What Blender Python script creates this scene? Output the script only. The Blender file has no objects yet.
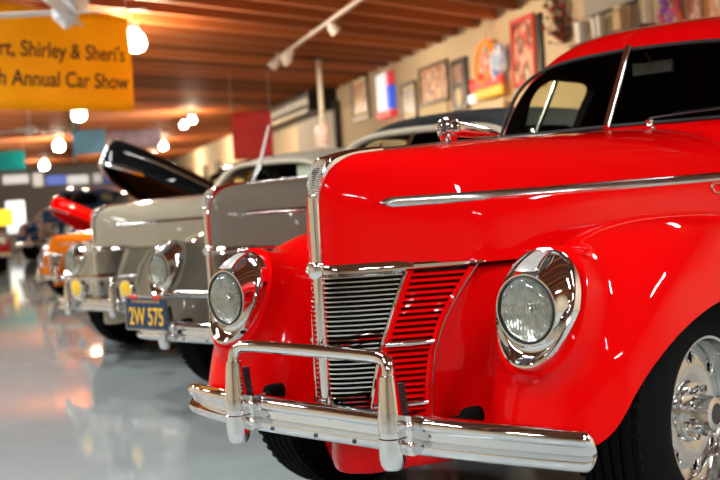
import bpy, bmesh, math, random
import numpy as np
from mathutils import Vector, Matrix
random.seed(7)
scn = bpy.context.scene
COL = scn.collection
PI = math.pi

# ------------------------------------------------------------------ camera
F = 1100.0
LOC = Vector((2.159, -2.838, 1.085))
YAW, PIT, ROL = [math.radians(a) for a in (43.54, -2.82, -3.6)]
cy, sy = math.cos(YAW), math.sin(YAW)
fw = Vector((-sy*math.cos(PIT), cy*math.cos(PIT), math.sin(PIT)))
r0 = Vector((cy, sy, 0)); u0 = r0.cross(fw)
rt = r0*math.cos(ROL)+u0*math.sin(ROL); up = -r0*math.sin(ROL)+u0*math.cos(ROL)
cd = bpy.data.cameras.new('camera'); cam = bpy.data.objects.new('camera', cd); COL.objects.link(cam)
M = Matrix.Identity(4)
for i in range(3):
    M[i][0], M[i][1], M[i][2], M[i][3] = rt[i], up[i], -fw[i], LOC[i]
cam.matrix_world = M
cd.sensor_width = 36; cd.lens = 36*F/720; cd.clip_start = .05; cd.clip_end = 200
cd.dof.use_dof = True; cd.dof.focus_distance = 2.95; cd.dof.aperture_fstop = 3.3
scn.camera = cam

# ------------------------------------------------------------------ world, exposure
w = bpy.data.worlds.new('world'); scn.world = w; w.use_nodes = True
w.node_tree.nodes['Background'].inputs[0].default_value = (.9, .95, 1, 1)
w.node_tree.nodes['Background'].inputs[1].default_value = .2
vs = scn.view_settings
vs.view_transform = 'Standard'; vs.look = 'None'; vs.gamma = 1; vs.use_curve_mapping = False
vs.exposure = -0.45

# the hall's own axes: U runs along the picture wall towards the viewer, V towards that wall
RA = math.radians(-32.0)
RX = Vector((math.cos(RA), math.sin(RA), 0)); RY = Vector((-math.sin(RA), math.cos(RA), 0))
def room(u, v, z=0.0): return RX*u + RY*v + Vector((0, 0, z))
CEIL = 3.55; WV = 4.8; U0, U1, V0 = -62.0, 12.0, -8.0

# ------------------------------------------------------------------ materials
MATS = {}
def mat(name, col, rough=.5, metal=0.0, coat=0.0, var=.06, scale=18.0, bump=0.0, emit=0.0, ecol=None, spec=.5, coatr=.03, trans=0.0, coatior=1.5, transl=0.0):
    if name in MATS: return MATS[name]
    m = bpy.data.materials.new(name); m.use_nodes = True
    nt = m.node_tree; b = nt.nodes['Principled BSDF']
    tc = nt.nodes.new('ShaderNodeTexCoord'); nz = nt.nodes.new('ShaderNodeTexNoise')
    nz.inputs['Scale'].default_value = scale; nz.inputs['Detail'].default_value = 4
    nt.links.new(tc.outputs['Object'], nz.inputs['Vector'])
    mx = nt.nodes.new('ShaderNodeMix'); mx.data_type = 'RGBA'
    c = Vector(col)
    mx.inputs[6].default_value = (*[max(0, x*(1-var)) for x in c], 1)
    mx.inputs[7].default_value = (*[min(1, x*(1+var)) for x in c], 1)
    nt.links.new(nz.outputs['Fac'], mx.inputs[0]); nt.links.new(mx.outputs[2], b.inputs['Base Color'])
    b.inputs['Roughness'].default_value = rough; b.inputs['Metallic'].default_value = metal
    b.inputs['Coat Weight'].default_value = coat; b.inputs['Coat Roughness'].default_value = coatr
    b.inputs['Coat IOR'].default_value = coatior
    b.inputs['Specular IOR Level'].default_value = spec
    if trans: b.inputs['Transmission Weight'].default_value = trans
    if emit:
        b.inputs['Emission Color'].default_value = (*(ecol or col), 1); b.inputs['Emission Strength'].default_value = emit
    if bump:
        bp = nt.nodes.new('ShaderNodeBump'); bp.inputs['Strength'].default_value = bump; bp.inputs['Distance'].default_value = .01
        nt.links.new(nz.outputs['Fac'], bp.inputs['Height']); nt.links.new(bp.outputs['Normal'], b.inputs['Normal'])
    if transl:      # thin cloth lets some light through
        o_ = nt.nodes['Material Output']; tl = nt.nodes.new('ShaderNodeBsdfTranslucent'); ms = nt.nodes.new('ShaderNodeMixShader')
        ms.inputs[0].default_value = transl; nt.links.new(mx.outputs[2], tl.inputs[0])
        nt.links.new(b.outputs[0], ms.inputs[1]); nt.links.new(tl.outputs[0], ms.inputs[2]); nt.links.new(ms.outputs[0], o_.inputs[0])
    MATS[name] = m
    return m

def paint(name, col): return mat(name, col, rough=.55, coat=1.0, var=.015, scale=3, coatr=.02, spec=.0, coatior=1.28)
def glass_mat(name, tint=(.8, .86, .8), rough=0.0, ior=.04):
    if name in MATS: return MATS[name]
    m = bpy.data.materials.new(name); m.use_nodes = True
    nt = m.node_tree; nt.nodes.clear()
    o = nt.nodes.new('ShaderNodeOutputMaterial'); mx = nt.nodes.new('ShaderNodeMixShader')
    lw = nt.nodes.new('ShaderNodeLayerWeight'); lw.inputs[0].default_value = .5
    pwn = nt.nodes.new('ShaderNodeMath'); pwn.operation = 'POWER'; pwn.inputs[1].default_value = 4.5; nt.links.new(lw.outputs['Facing'], pwn.inputs[0])
    fr = nt.nodes.new('ShaderNodeMath'); fr.operation = 'MULTIPLY_ADD'; fr.inputs[1].default_value = .6; fr.inputs[2].default_value = ior; nt.links.new(pwn.outputs[0], fr.inputs[0])
    t = nt.nodes.new('ShaderNodeBsdfTransparent'); t.inputs[0].default_value = (*tint, 1)
    g = nt.nodes.new('ShaderNodeBsdfGlossy'); g.inputs['Roughness'].default_value = rough
    nt.links.new(fr.outputs[0], mx.inputs[0]); nt.links.new(t.outputs[0], mx.inputs[1]); nt.links.new(g.outputs[0], mx.inputs[2])
    nt.links.new(mx.outputs[0], o.inputs[0])
    MATS[name] = m
    return m

RED = paint('red_paint', (.66, .0014, .002))
TAUPE = paint('taupe_paint', (.135, .115, .086))
BEIGE = paint('beige_paint', (.40, .345, .25))
BLACKP = paint('black_paint', (.006, .007, .008))
ORANGE = paint('orange_paint', (.85, .22, .01))
BLUEP = paint('navy_paint', (.01, .05, .14))
WINE = paint('wine_paint', (.35, .01, .02))
CREAMP = paint('cream_paint', (.66, .6, .46))
CHROME = mat('chrome', (.82, .82, .82), rough=.045, metal=1, var=.01)
CHROME2 = mat('satin_chrome', (.62, .60, .56), rough=.2, metal=1, var=.03)
DARKMET = mat('dark_steel', (.05, .05, .055), rough=.4, metal=.6)
RUBBER = mat('tyre_rubber', (.005, .005, .0055), rough=.7, spec=.05, var=.2, scale=60)
UNDER = mat('underbody_black', (.003, .003, .003), rough=.9, spec=.1)
INTER = mat('dark_cabin_trim', (.007, .0065, .006), rough=.85, spec=.1)
ALU = mat('polished_alloy', (.70, .69, .67), rough=.14, metal=1, var=.03)
GRILLDARK = mat('grille_shadow_black', (.01, .01, .01), rough=.6)
GLASS = glass_mat('window_glass', (.86, .90, .78), 0, .006)
LENS = glass_mat('headlight_glass', (.93, .95, .93), .03)
REFLECT = mat('reflector_silver', (.60, .61, .57), rough=.26, metal=.9, var=.45, scale=38, bump=.6)
RIBGLASS = mat('ribbed_lamp_glass', (.50, .49, .45), rough=.25, metal=.3, var=.25, scale=30)
BLACKTOP = mat('black_canvas', (.012, .012, .014), rough=.8, var=.2, scale=200)
TANTOP = mat('tan_canvas', (.46, .40, .30), rough=.8, var=.1, scale=200)
AMBER = mat('amber_lens', (.9, .55, .02), rough=.15, coat=1)

# ------------------------------------------------------------------ mesh helpers
def tag(o, label=None, cat=None, group=None, kind=None):
    if label: o['label'] = label
    if cat: o['category'] = cat
    if group: o['group'] = group
    if kind: o['kind'] = kind
    return o
def empty(name, loc=(0, 0, 0), rz=0.0, label=None, cat=None, group=None):
    o = bpy.data.objects.new(name, None); COL.objects.link(o)
    o.location = loc; o.rotation_euler = (0, 0, rz); o.empty_display_size = .2
    return tag(o, label, cat, group)
def mesh_obj(name, verts, faces, mats, parent=None, smooth=True, angle=40, midx=None):
    me = bpy.data.meshes.new(name); me.from_pydata([tuple(v) for v in verts], [], faces)
    for m in (mats if isinstance(mats, (list, tuple)) else [mats]): me.materials.append(m)
    if midx is not None: me.polygons.foreach_set('material_index', list(midx))
    me.validate(); me.update()
    bm = bmesh.new(); bm.from_mesh(me); bmesh.ops.recalc_face_normals(bm, faces=bm.faces[:]); bm.to_mesh(me); bm.free()
    if smooth:
        me.shade_smooth(); me.set_sharp_from_angle(angle=math.radians(angle))
    o = bpy.data.objects.new(name, me); COL.objects.link(o)
    if parent: o.parent = parent
    return o
class MB:
    """collects shapes into one mesh"""
    def __init__(s): s.v = []; s.f = []
    def add(s, v, f):
        k = len(s.v); s.v += [tuple(p) for p in v]; s.f += [tuple(i+k for i in q) for q in f]; return s
    def box(s, lo, hi, T=None):
        x0, y0, z0 = lo; x1, y1, z1 = hi
        v = [Vector(p) for p in ((x0,y0,z0),(x1,y0,z0),(x1,y1,z0),(x0,y1,z0),(x0,y0,z1),(x1,y0,z1),(x1,y1,z1),(x0,y1,z1))]
        if T is not None: v = [T @ p for p in v]
        return s.add(v, [(0,3,2,1),(4,5,6,7),(0,1,5,4),(1,2,6,5),(2,3,7,6),(3,0,4,7)])
    def cbox(s, c, d, T=None): return s.box([c[i]-d[i]/2 for i in range(3)], [c[i]+d[i]/2 for i in range(3)], T)
    def grid(s, rows, closed=False, capa=False, capb=False):
        n = len(rows[0]); v = [p for r in rows for p in r]; f = []
        for i in range(len(rows)-1):
            for j in range(n if closed else n-1):
                k = (j+1) % n
                f.append((i*n+j, i*n+k, (i+1)*n+k, (i+1)*n+j))
        if capa: f.append(tuple(range(n))[::-1])
        if capb: f.append(tuple((len(rows)-1)*n+j for j in range(n)))
        return s.add(v, f)
    def tube(s, pts, r, n=12, cap=True):
        pts = [Vector(p) for p in pts]; rows = []
        rr = r if isinstance(r, (list, tuple)) else [r]*len(pts)
        ref = None
        for i, p in enumerate(pts):
            t = (pts[min(i+1, len(pts)-1)] - pts[max(i-1, 0)]).normalized()
            if ref is None: ref = Vector((0, 0, 1)) if abs(t.z) < .9 else Vector((1, 0, 0))
            a = t.cross(ref).normalized(); b = a.cross(t).normalized(); ref = b
            rows.append([p + a*math.cos(2*PI*k/n)*rr[i] + b*math.sin(2*PI*k/n)*rr[i] for k in range(n)])
        return s.grid(rows, True, cap, cap)
    def lathe(s, prof, n=32, T=None, close=False):
        """prof = (radius, height) about +Z"""
        rows = []
        for r, h in prof:
            q = [Vector((r*math.cos(2*PI*k/n), r*math.sin(2*PI*k/n), h)) for k in range(n)]
            rows.append([T @ p for p in q] if T is not None else q)
        if close: rows.append(rows[0])
        return s.grid(rows, True, not close, not close)
    def sphere(s, c, r, n=16, sc=(1, 1, 1)):
        pr = []
        for i in range(1, n//2): pr.append((r*math.sin(2*PI*i/n), -r*math.cos(2*PI*i/n)))
        T = Matrix.Translation(c) @ Matrix.Diagonal((*sc, 1))
        return s.lathe(pr, n, T)
    def build(s, name, m, parent=None, smooth=True, angle=40): return mesh_obj(name, s.v, s.f, m, parent, smooth, angle)
def smooth_path(pts, n=8):
    pts = [Vector(p) for p in pts]; out = []
    for i in range(len(pts)-1):
        p0 = pts[max(i-1, 0)]; p1 = pts[i]; p2 = pts[i+1]; p3 = pts[min(i+2, len(pts)-1)]
        for k in range(n):
            t = k/n
            out.append(.5*((2*p1)+(p2-p0)*t+(2*p0-5*p1+4*p2-p3)*t*t+(3*p1-p0-3*p2+p3)*t**3))
    return out+[pts[-1]]
def bevel(o, wd=.004, seg=2):
    m = o.modifiers.new('bevel', 'BEVEL'); m.width = wd; m.segments = seg; m.limit_method = 'ANGLE'; return o
def textobj(name, body, size, m, parent, loc, rot, ext=.002, sx=1.0, shear=0.0, align='LEFT', bold=0.0):
    c = bpy.data.curves.new(name, 'FONT'); c.body = body; c.size = size; c.extrude = ext; c.shear = shear; c.offset = bold; c.align_x = align
    c.materials.append(m)
    o = bpy.data.objects.new(name, c); COL.objects.link(o); o.parent = parent; o.location = loc; o.rotation_euler = rot; o.scale = (sx, 1, 1)
    bpy.context.view_layer.update()
    me = bpy.data.meshes.new_from_object(o.evaluated_get(bpy.context.evaluated_depsgraph_get()))
    n = bpy.data.objects.new(name+'_mesh', me); COL.objects.link(n); n.parent = parent; n.location = loc; n.rotation_euler = rot; n.scale = (sx, 1, 1)
    bpy.data.objects.remove(o); bpy.data.curves.remove(c); n.name = name
    return n

# ---- dual contouring of an implicit body (sharp features kept)
def dual_contour(f, lo, hi, h):
    lo = np.array(lo, float); n = np.ceil((np.array(hi)-lo)/h).astype(int)+1
    ax = [lo[i]+h*np.arange(n[i]) for i in range(3)]
    V = f(*np.meshgrid(*ax, indexing='ij'))
    ins = V < 0
    cn = n-1
    idx = -np.ones(cn, int)
    AtA = {}; edges = []
    cells_l, pts_l = [], []
    for a in range(3):
        sl0 = [slice(None)]*3; sl1 = [slice(None)]*3
        sl0[a] = slice(0, n[a]-1); sl1[a] = slice(1, n[a])
        A = ins[tuple(sl0)]; B = ins[tuple(sl1)]
        e = np.argwhere(A != B)
        b, c = (a+1) % 3, (a+2) % 3
        e = e[(e[:, b] > 0) & (e[:, c] > 0) & (e[:, b] < n[b]-1) & (e[:, c] < n[c]-1)]
        p0 = lo+h*e; d = np.zeros(3); d[a] = h
        t0 = np.zeros(len(e)); t1 = np.ones(len(e)); s0 = A[tuple(e.T)]
        for _ in range(14):
            tm = (t0+t1)/2; q = p0+d*tm[:, None]
            si = f(q[:, 0], q[:, 1], q[:, 2]) < 0
            t0 = np.where(si == s0, tm, t0); t1 = np.where(si == s0, t1, tm)
        P = p0+d*((t0+t1)/2)[:, None]
        edges.append((a, b, c, e, s0))
        for db in (0, 1):
            for dc in (0, 1):
                ce = e.copy(); ce[:, b] -= db; ce[:, c] -= dc
                cells_l.append(ce); pts_l.append(P)
    cells = np.concatenate(cells_l); P = np.concatenate(pts_l)
    eps = 1e-4
    N = np.stack([f(P[:, 0]+eps*(k == 0), P[:, 1]+eps*(k == 1), P[:, 2]+eps*(k == 2)) - f(P[:, 0]-eps*(k == 0), P[:, 1]-eps*(k == 1), P[:, 2]-eps*(k == 2)) for k in range(3)], 1)
    N /= np.linalg.norm(N, axis=1, keepdims=True)+1e-12
    key = (cells[:, 0]*cn[1]+cells[:, 1])*cn[2]+cells[:, 2]
    uq, inv = np.unique(key, return_inverse=True)
    m = len(uq)
    cnt = np.bincount(inv, minlength=m)
    mean = np.stack([np.bincount(inv, P[:, k], m)/cnt for k in range(3)], 1)
    AA = np.zeros((m, 3, 3)); bb = np.zeros((m, 3))
    dd = ((P-mean[inv])*N).sum(1)
    for i in range(3):
        bb[:, i] = np.bincount(inv, N[:, i]*dd, m)
        for j in range(3): AA[:, i, j] = np.bincount(inv, N[:, i]*N[:, j], m)
    AA += np.eye(3)*.06
    x = np.linalg.solve(AA, bb[:, :, None])[:, :, 0]
    x = np.clip(x, -h, h)
    verts = mean+x
    faces = []
    for a, b, c, e, s0 in edges:
        q = []
        for db, dc in ((1, 1), (0, 1), (0, 0), (1, 0)):
            ce = e.copy(); ce[:, b] -= db; ce[:, c] -= dc
            q.append(np.searchsorted(uq, (ce[:, 0]*cn[1]+ce[:, 1])*cn[2]+ce[:, 2]))
        q = np.stack(q, 1)
        q[~s0] = q[~s0][:, ::-1]
        faces.append(q)
    return verts, np.concatenate(faces)
def smin(a, b, k):
    h = np.clip(.5+.5*(b-a)/k, 0, 1); return b*(1-h)+a*h-k*h*(1-h)
def smax(a, b, k): return -smin(-a, -b, k)

# ------------------------------------------------------------------ car shape (1940s sedan; nose towards -Y, ground z=0, front axle at y=0)
HUBZ = .395
def sq(v, p): return np.abs(v)**p
def f_well(x, y, z):
    zz = np.maximum(z-.33, 0)
    e = np.sqrt((y/.545)**2+(zz/.395)**2)-1
    return np.maximum(e*.42, .45-np.abs(x))
BT = math.radians(23.2)      # rake of the headlight bezel
def f_front(x, y, z, cut=True):
    ax = np.abs(x)
    front = np.clip((.3-y)/.6, 0, 1)
    yy = y-.08-.22*(z-.6)*front
    ry = np.where(yy < 0, .665, 1.05); py = np.where(yy < 0, 3.0, 2.2)
    dx = ax-.585; rx = np.where(dx < 0, .285, .285)
    rz = .53
    g = sq(dx/rx, 2.5)+np.abs(yy/ry)**py+sq((z-.42)/rz, 3.0)
    fen = (np.maximum(g, 1e-6)**.36-1)*.36
    # headlight pod
    c, s = math.cos(BT), math.sin(BT)
    py_, pz_ = y+.50, z-.738
    lv = pz_*c+py_*s; ln = -pz_*s+py_*c       # along the bezel, and inward normal
    pod = ((sq((ax-.58)/.130, 2.4)+sq(lv/.172, 2.4)+sq((ln-.06)/.26, 2.4))**.42-1)*.13
    pod = np.maximum(pod, -.030-ln)
    fen = smin(fen, pod, .05)
    # V prow between the fenders
    v = (-.675-y+1.22*(np.sqrt(ax*ax+.0064)-.08))/1.55
    cen = smax(v, z-.846, .03); cen = np.maximum(cen, np.maximum(ax-.55, y-1.15))
    cen = smax(cen, .285-z+.10*np.clip((y+.62)/.4, 0, 1), .05)
    body = smin(fen, cen, .06)
    pan = smax(smax((-.690-y+.78*(np.sqrt(ax*ax+.0016)-.04))/1.27, .282+.16*np.maximum(ax-.06, 0)-z, .02), np.maximum(np.maximum(ax-.36, z-.43), y-.2), .02)
    body = smin(body, pan, .02)
    low = z-(.400-.13*np.clip((.37-ax)/.06, 0, 1))
    body = np.maximum(body, -low)
    body = np.maximum(body, y-1.12)
    return np.maximum(body, -np.where(ax > .46, smin(f_well(x, y, z), low, .11), f_well(x, y, z))) if cut else body
def cab_outer(x, y, z):
    g = sq(x/.76, 3.0)+sq((y-2.05)/1.55, 2.4)+sq(np.maximum(z-1.05, 0)/.66, 2.6)
    return (np.maximum(g, 1e-6)**.385-1)*.6
def f_ws(x, y, z): return (.815+.62*(z-1.235)+.24*np.sqrt(x*x+.02**2)-y)/1.2
def f_cab(x, y, z):
    o = smax(cab_outer(x, y, z), f_ws(x, y, z), .06)
    b = np.maximum(o, 1.10-z)
    b = np.maximum(b, -(o+.035))
    se = np.sqrt(np.sqrt(sq(x/.60, 4)+sq((z-1.235)/.305, 4)))-1
    cut = np.maximum(np.maximum(se*.3, 1.25-z), y-1.62+.9*np.abs(x)-.15)
    b = np.maximum(b, -cut)
    sw = (sq((y-1.47-.25*(z-1.38))/.29, 5)+sq((z-1.385)/.115, 5))**.2-1
    b = np.maximum(b, -np.maximum(sw*.12, .45-np.abs(x)))
    rw = (sq(x/.38, 4)+sq((z-1.42)/.10, 4))**.25-1
    return np.maximum(b, -np.maximum(rw*.1, 3.0-y))
def f_tub(x, y, z):
    ax = np.abs(x)
    g = sq(ax/.79, 3.2)+sq((y-2.35)/1.85, 3.2)+sq((z-.74)/.49, 3.2)
    t = (np.maximum(g, 1e-6)**.31-1)*.5
    rf = ((sq((ax-.66)/.25, 2.4)+sq((y-2.95)/.85, 2.4)+sq((z-.42)/.42, 2.6))**.4-1)*.3
    t = smin(t, rf, .08)
    t = np.maximum(t, .30-z); t = np.maximum(t, .72-y)
    zz = np.maximum(z-.33, 0)
    e = np.sqrt(((y-2.85)/.48)**2+(zz/.36)**2)-1
    t = np.maximum(t, -np.maximum(e*.4, .5-ax))
    return np.maximum(t, -np.maximum(np.maximum(ax-.66, np.abs(y-2.2)-1.05), np.maximum(.5-z, z-1.6)))

def pw(x, xs, ys): return float(np.interp(x, xs, ys))
HY = [-.737, -.734, -.72, -.70, -.66, -.60, -.50, -.42, -.30, -.10, .2, .5, .85, 1.02]
HW = [.006, .022, .052, .079, .120, .174, .259, .326, .385, .452, .52, .58, .635, .655]
ZY = [-.737, -.732, -.722, -.705, -.666, -.584, -.369, -.18, .134, .493, .826, 1.02]
ZT = [1.03, 1.075, 1.115, 1.140, 1.162, 1.178, 1.190, 1.199, 1.211, 1.222, 1.233, 1.237]
ZB = .855; HM, HN = 2.5, 2.9
def hood_x(y, z):
    w_, t_ = pw(y, HY, HW), pw(y, ZY, ZT)
    h = min(1, max(0, (z-ZB)/(t_-ZB)))
    return w_*(1-h**HN)**(1/HM)
def smooth_interp(xs, ys, q):
    # monotone cubic (so that the hood has no facets)
    xs, ys = np.array(xs), np.array(ys); d = np.diff(ys)/np.diff(xs)
    m = np.zeros(len(xs)); m[0], m[-1] = d[0], d[-1]
    for i in range(1, len(xs)-1):
        m[i] = 0 if d[i-1]*d[i] <= 0 else 2*d[i-1]*d[i]/(d[i-1]+d[i])
    i = np.clip(np.searchsorted(xs, q)-1, 0, len(xs)-2); h = xs[i+1]-xs[i]; t = (q-xs[i])/h
    return (2*t**3-3*t*t+1)*ys[i]+(t**3-2*t*t+t)*h*m[i]+(-2*t**3+3*t*t)*ys[i+1]+(t**3-t*t)*h*m[i+1]
def hood_mesh():
    ys = np.concatenate([np.linspace(-.737, -.70, 10)[:-1], np.linspace(-.70, -.42, 16)[:-1], np.linspace(-.42, 1.02, 34)])
    rows = []
    for y in ys:
        w_, t_ = smooth_interp(HY, HW, y), smooth_interp(ZY, ZT, y)
        r = []
        for k in range(-24, 25):
            a = (1-abs(k)/24)*PI/2
            x = w_*math.cos(a)**(2/HM); z = ZB+(t_-ZB)*math.sin(a)**(2/HN) if a > 1e-6 else ZB
            r.append(Vector((math.copysign(x, k) if k else 0, y, z)))
        rows.append(r)
    m = MB(); m.grid(rows); m.f.append(tuple(range(49)))
    return m
def ribbon(path, wid, hgt, seg=6, off=0.0):
    """half-round moulding along a path in the plane X=0; wid = half widths"""
    path = [Vector(p) for p in path]; rows = []
    for i, p in enumerate(path):
        t = (path[min(i+1, len(path)-1)]-path[max(i-1, 0)]).normalized()
        nrm = Vector((1, 0, 0)).cross(t).normalized()
        if nrm.y > 0 and nrm.z < .3 or nrm.z < -.2: nrm = -nrm
        hh = hgt[i] if isinstance(hgt, (list, tuple)) else hgt
        r = [p+nrm*(off-.012)+Vector((-wid[i], 0, 0))]
        for k in range(seg+1):
            a = PI*k/seg
            r.append(p+nrm*(off+hh*math.sin(a))+Vector((-wid[i]*math.cos(a), 0, 0)))
        r.append(p+nrm*(off-.012)+Vector((wid[i], 0, 0)))
        rows.append(r)
    m = MB(); m.grid(rows, True, True, True); return m
GXZ = [.420, .476, .559, .641, .737, .826, .845]; GX = [.094, .099, .111, .126, .150, .174, .180]
OXZ = [.405, .521, .618, .70, .767, .839, .85]; OX = [.209, .212, .222, .241, .267, .301, .307]
def gp(x, z, off=0.0):   # point on the V prow plane of the grille, off = inward
    s = 1 if x >= 0 else -1
    n = Vector((-.7*s, .714, 0))
    return Vector((x, -.737+1.25*(math.sqrt(x*x+.0064)-.08), z))+n*off

def wheel(parent, x, y, side, hz=HUBZ):
    """tyre with tread grooves, eight-hole polished alloy wheel, hub and nuts; side=+1 faces +X"""
    T = Matrix.Translation((x, y, hz)) @ Matrix.Rotation(side*PI/2, 4, 'Y')
    W = .105
    prof = [(.208, -W+.01), (.24, -W-.004), (.30, -W-.010), (.345, -W+.004), (.372, -W+.022)]
    for k in range(5):
        a = -W+.028+k*(2*W-.056)/5; b = a+(2*W-.056)/5
        prof += [(.388, a+.003), (.390, (a+b)/2), (.388, b-.006), (.378, b-.004), (.378, b)]
    prof += [(.372, W-.022), (.345, W-.004), (.30, W+.010), (.24, W+.004), (.208, W-.01)]
    m = MB(); m.lathe(prof, 56, T, close=True)
    for k in range(64):
        a = 2*PI*k/64
        q = T @ Matrix.Rotation(a, 4, 'Z')
        m.cbox((.374, 0, W-.021), (.014, .016, .02), q); m.cbox((.374, 0, -W+.021), (.014, .016, .02), q)
    m.build('tyre', RUBBER, parent)
    W2 = .098
    rim = MB()
    rim.lathe([(.210, -.09), (.216, -.085), (.206, -.06), (.200, .05), (.210, W2-.012), (.217, W2-.004), (.215, W2), (.207, W2-.002), (.200, .072), (.195, .050), (.192, -.06)], 56, T, close=True)
    r_ = rim.build('rim', ALU, parent)
    # face disc with eight round windows
    face = MB(); NA = 96; R1, R2 = .085, .194
    zf = lambda r: .050-.9*(r-.085)*(r-.19)*4-.10*(r-.085)
    rings = [.03, R1, .108, .118, .128, .138, .148, .158, .168, .182, R2]
    holes = [(2*PI*k/8) for k in range(8)]
    bmv = []; vv = []
    for r in rings:
        for k in range(NA):
            a = 2*PI*k/NA; vv.append(T @ Vector((r*math.cos(a), r*math.sin(a), zf(r))))
    ff = []
    for i in range(len(rings)-1):
        for k in range(NA):
            rc = (rings[i]+rings[i+1])/2; ac = 2*PI*(k+.5)/NA
            inside = any((rc-.152)**2+(rc*((ac-h+PI) % (2*PI)-PI))**2 < .0165**2 for h in holes)
            if inside and rings[i] > .1: continue
            ff.append((i*NA+k, i*NA+(k+1) % NA, (i+1)*NA+(k+1) % NA, (i+1)*NA+k))
    face.add(vv, ff)
    for h in holes:
        q = T @ Matrix.Rotation(h, 4, 'Z') @ Matrix.Translation((.152, 0, zf(.152)))
        face.lathe([(.0190, -.03), (.0190, .0), (.0205, .0025), (.024, .003), (.026, -.004)], 20, q, close=False)
        del face.f[-2:]
        vh = MB(); vh.lathe([(.0185, -.012), (.0185, -.006), (.001, -.006)], 18, q); vh.build('hole_shade_disc', UNDER, parent)  # black disc stands in for the shade inside each wheel hole
    fo = face.build('wheel_face', ALU, parent, angle=50)
    hub = MB()
    hub.lathe([(.085, .03), (.082, .058), (.052, .066), (.048, .10), (.045, .118), (.030, .122), (.028, .116), (.001, .114)], 32, T)
    ho = hub.build('hub', ALU, parent)
    cap = MB(); cap.lathe([(.027, .1165), (.024, .121), (.001, .122)], 24, T); cap.build('hub_cap', DARKMET, parent)
    for k in range(8):
        nuts = MB(); q = T @ Matrix.Rotation(2*PI*(k+.5)/8, 4, 'Z') @ Matrix.Translation((.068, 0, .05))
        nuts.lathe([(.0105, 0), (.0105, .03), (.006, .037), (.001, .038)], 6, q)
        nuts.build('lug_nut', CHROME, parent, angle=30)
    bk = MB(); bk.lathe([(.195, -.03), (.195, -.035), (.02, -.035), (.02, -.03)], 40, T); bk.build('brake_drum', UNDER, parent)

def headlight(parent, sx):
    """raked almond chrome bezel, parking lamp strip, sealed beam lens"""
    h = empty('headlight'); h.parent = parent
    c, s = math.cos(BT), math.sin(BT)
    C = Vector((.58*sx, -.552, .752))
    eu = Vector((1, 0, 0)); ev = Vector((0, s, c)); en = Vector((0, -c, s))     # across, up the rake, outward
    def outline(t, k=1.0):
        # almond: blunt points at the top and bottom
        a = 2*PI*t
        sn, cs = math.sin(a), math.cos(a)
        u = .118*math.copysign(abs(cs)**.85, cs)*(1+(.03 if sn > 0 else .10)*sn)*k; v = (.156 if sn > 0 else .160)*math.copysign(abs(sn)**(.98 if sn > 0 else 1.15), sn)*k
        return u, v
    N = 72
    rows = []
    LC = Vector((.58*sx, -.592, .752))      # the lens plane faces straight ahead
    def ring(k, lift): return [C+eu*outline(i/N, k)[0]+ev*outline(i/N, k)[1]+en*lift for i in range(N)]
    def circ(r, fy): return [LC+Vector((r*math.cos(2*PI*i/N), fy, r*math.sin(2*PI*i/N))) for i in range(N)]
    rows.append(ring(1.0, -.045)); rows.append(ring(1.0, .006)); rows.append(ring(.985, .011)); rows.append(ring(.95, .0125)); rows.append(ring(.92, .009))
    o0, o1 = ring(.92, .009), circ(.0925, 0)
    for k in range(1, 9):
        t = k/9
        e = t*t*.55+t*.45
        rows.append([o0[i].lerp(o1[i], t)+Vector((0, .012*math.sin(PI*t), 0)) for i in range(N)])
    rows.append(o1); rows.append(circ(.090, -.006)); rows.append(circ(.086, -.006)); rows.append(circ(.084, .0))
    m = MB(); m.grid(rows, True); m.build('bezel', CHROME, h)
    m = MB(); m.lathe([(.0825, -.002), (.0845, .006), (.0800, .010), (.0795, -.002)], 48, Matrix.Translation(LC) @ Matrix.Rotation(PI/2, 4, 'X'), close=True)
    m.build('lens_gasket', GRILLDARK, h)
    # lens glass with vertical flutes, and the silver reflector bowl behind it
    prof = [(.0795*math.sin(t), .026*math.cos(t)) for t in [PI/2*k/9 for k in range(9, 0, -1)]]+[(.001, .026)]
    m = MB(); m.lathe(prof, 48, Matrix.Translation(LC) @ Matrix.Rotation(PI/2, 4, 'X'))
    del m.f[-2:]
    m.build('lens', LENS, h)
    m = MB(); rows = []
    for k in range(9):
        r = .079*(1-k/8)+.001; d = .020*(1-(r/.08)**2)
        rows.append([LC+Vector((r*math.cos(2*PI*i/48), d+.0015*math.sin(9*i*2*PI/48)*(r/.08), r*math.sin(2*PI*i/48))) for i in range(48)])
    m.grid(rows, True)
    for k in range(-7, 8):        # optic flutes
        xx = k*.0098; zz = math.sqrt(max(0, .076**2-xx*xx))
        m.tube([LC+Vector((xx, -.004, -zz*.9)), LC+Vector((xx, -.012, 0)), LC+Vector((xx, -.004, zz*.9))], .0012, 5)
    rf = m.build('reflector', REFLECT, h)
    m = MB(); m.lathe([(.016, -.03), (.016, -.004), (.010, .004), (.001, .006)], 16, Matrix.Translation(LC+Vector((0, .004, 0))) @ Matrix.Rotation(PI/2, 4, 'X'))
    m.build('bulb_shield', CHROME, h)
    # parking lamp: ribbed strip running up from the lens to the tip
    m = MB(); rows = []
    a0 = LC+Vector((0, .004, .096)); b0 = C+ev*.146+en*.014
    for k in range(15):
        t = k/14
        p = a0.lerp(b0, t)+Vector((0, -.010*math.sin(PI*t)-.008, 0))
        wd = .036-.010*t; rb = .0015*(k % 2)
        rows.append([p+Vector((wd*q, .008*q*q-rb, 0)) for q in (-1, -.7, -.35, 0, .35, .7, 1)])
    m.grid(rows)
    pk = m.build('parking_lamp', RIBGLASS, h)
    m = MB()
    for q in (-1, 1):
        m.tube([r[0 if q < 0 else -1]+Vector((0, -.002, 0)) for r in rows], .004, 8)
    m.tube([p+Vector((0, -.001, 0)) for p in rows[-1]], .004, 8)
    m.build('lamp_rim', CHROME, h)
    return h

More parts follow.
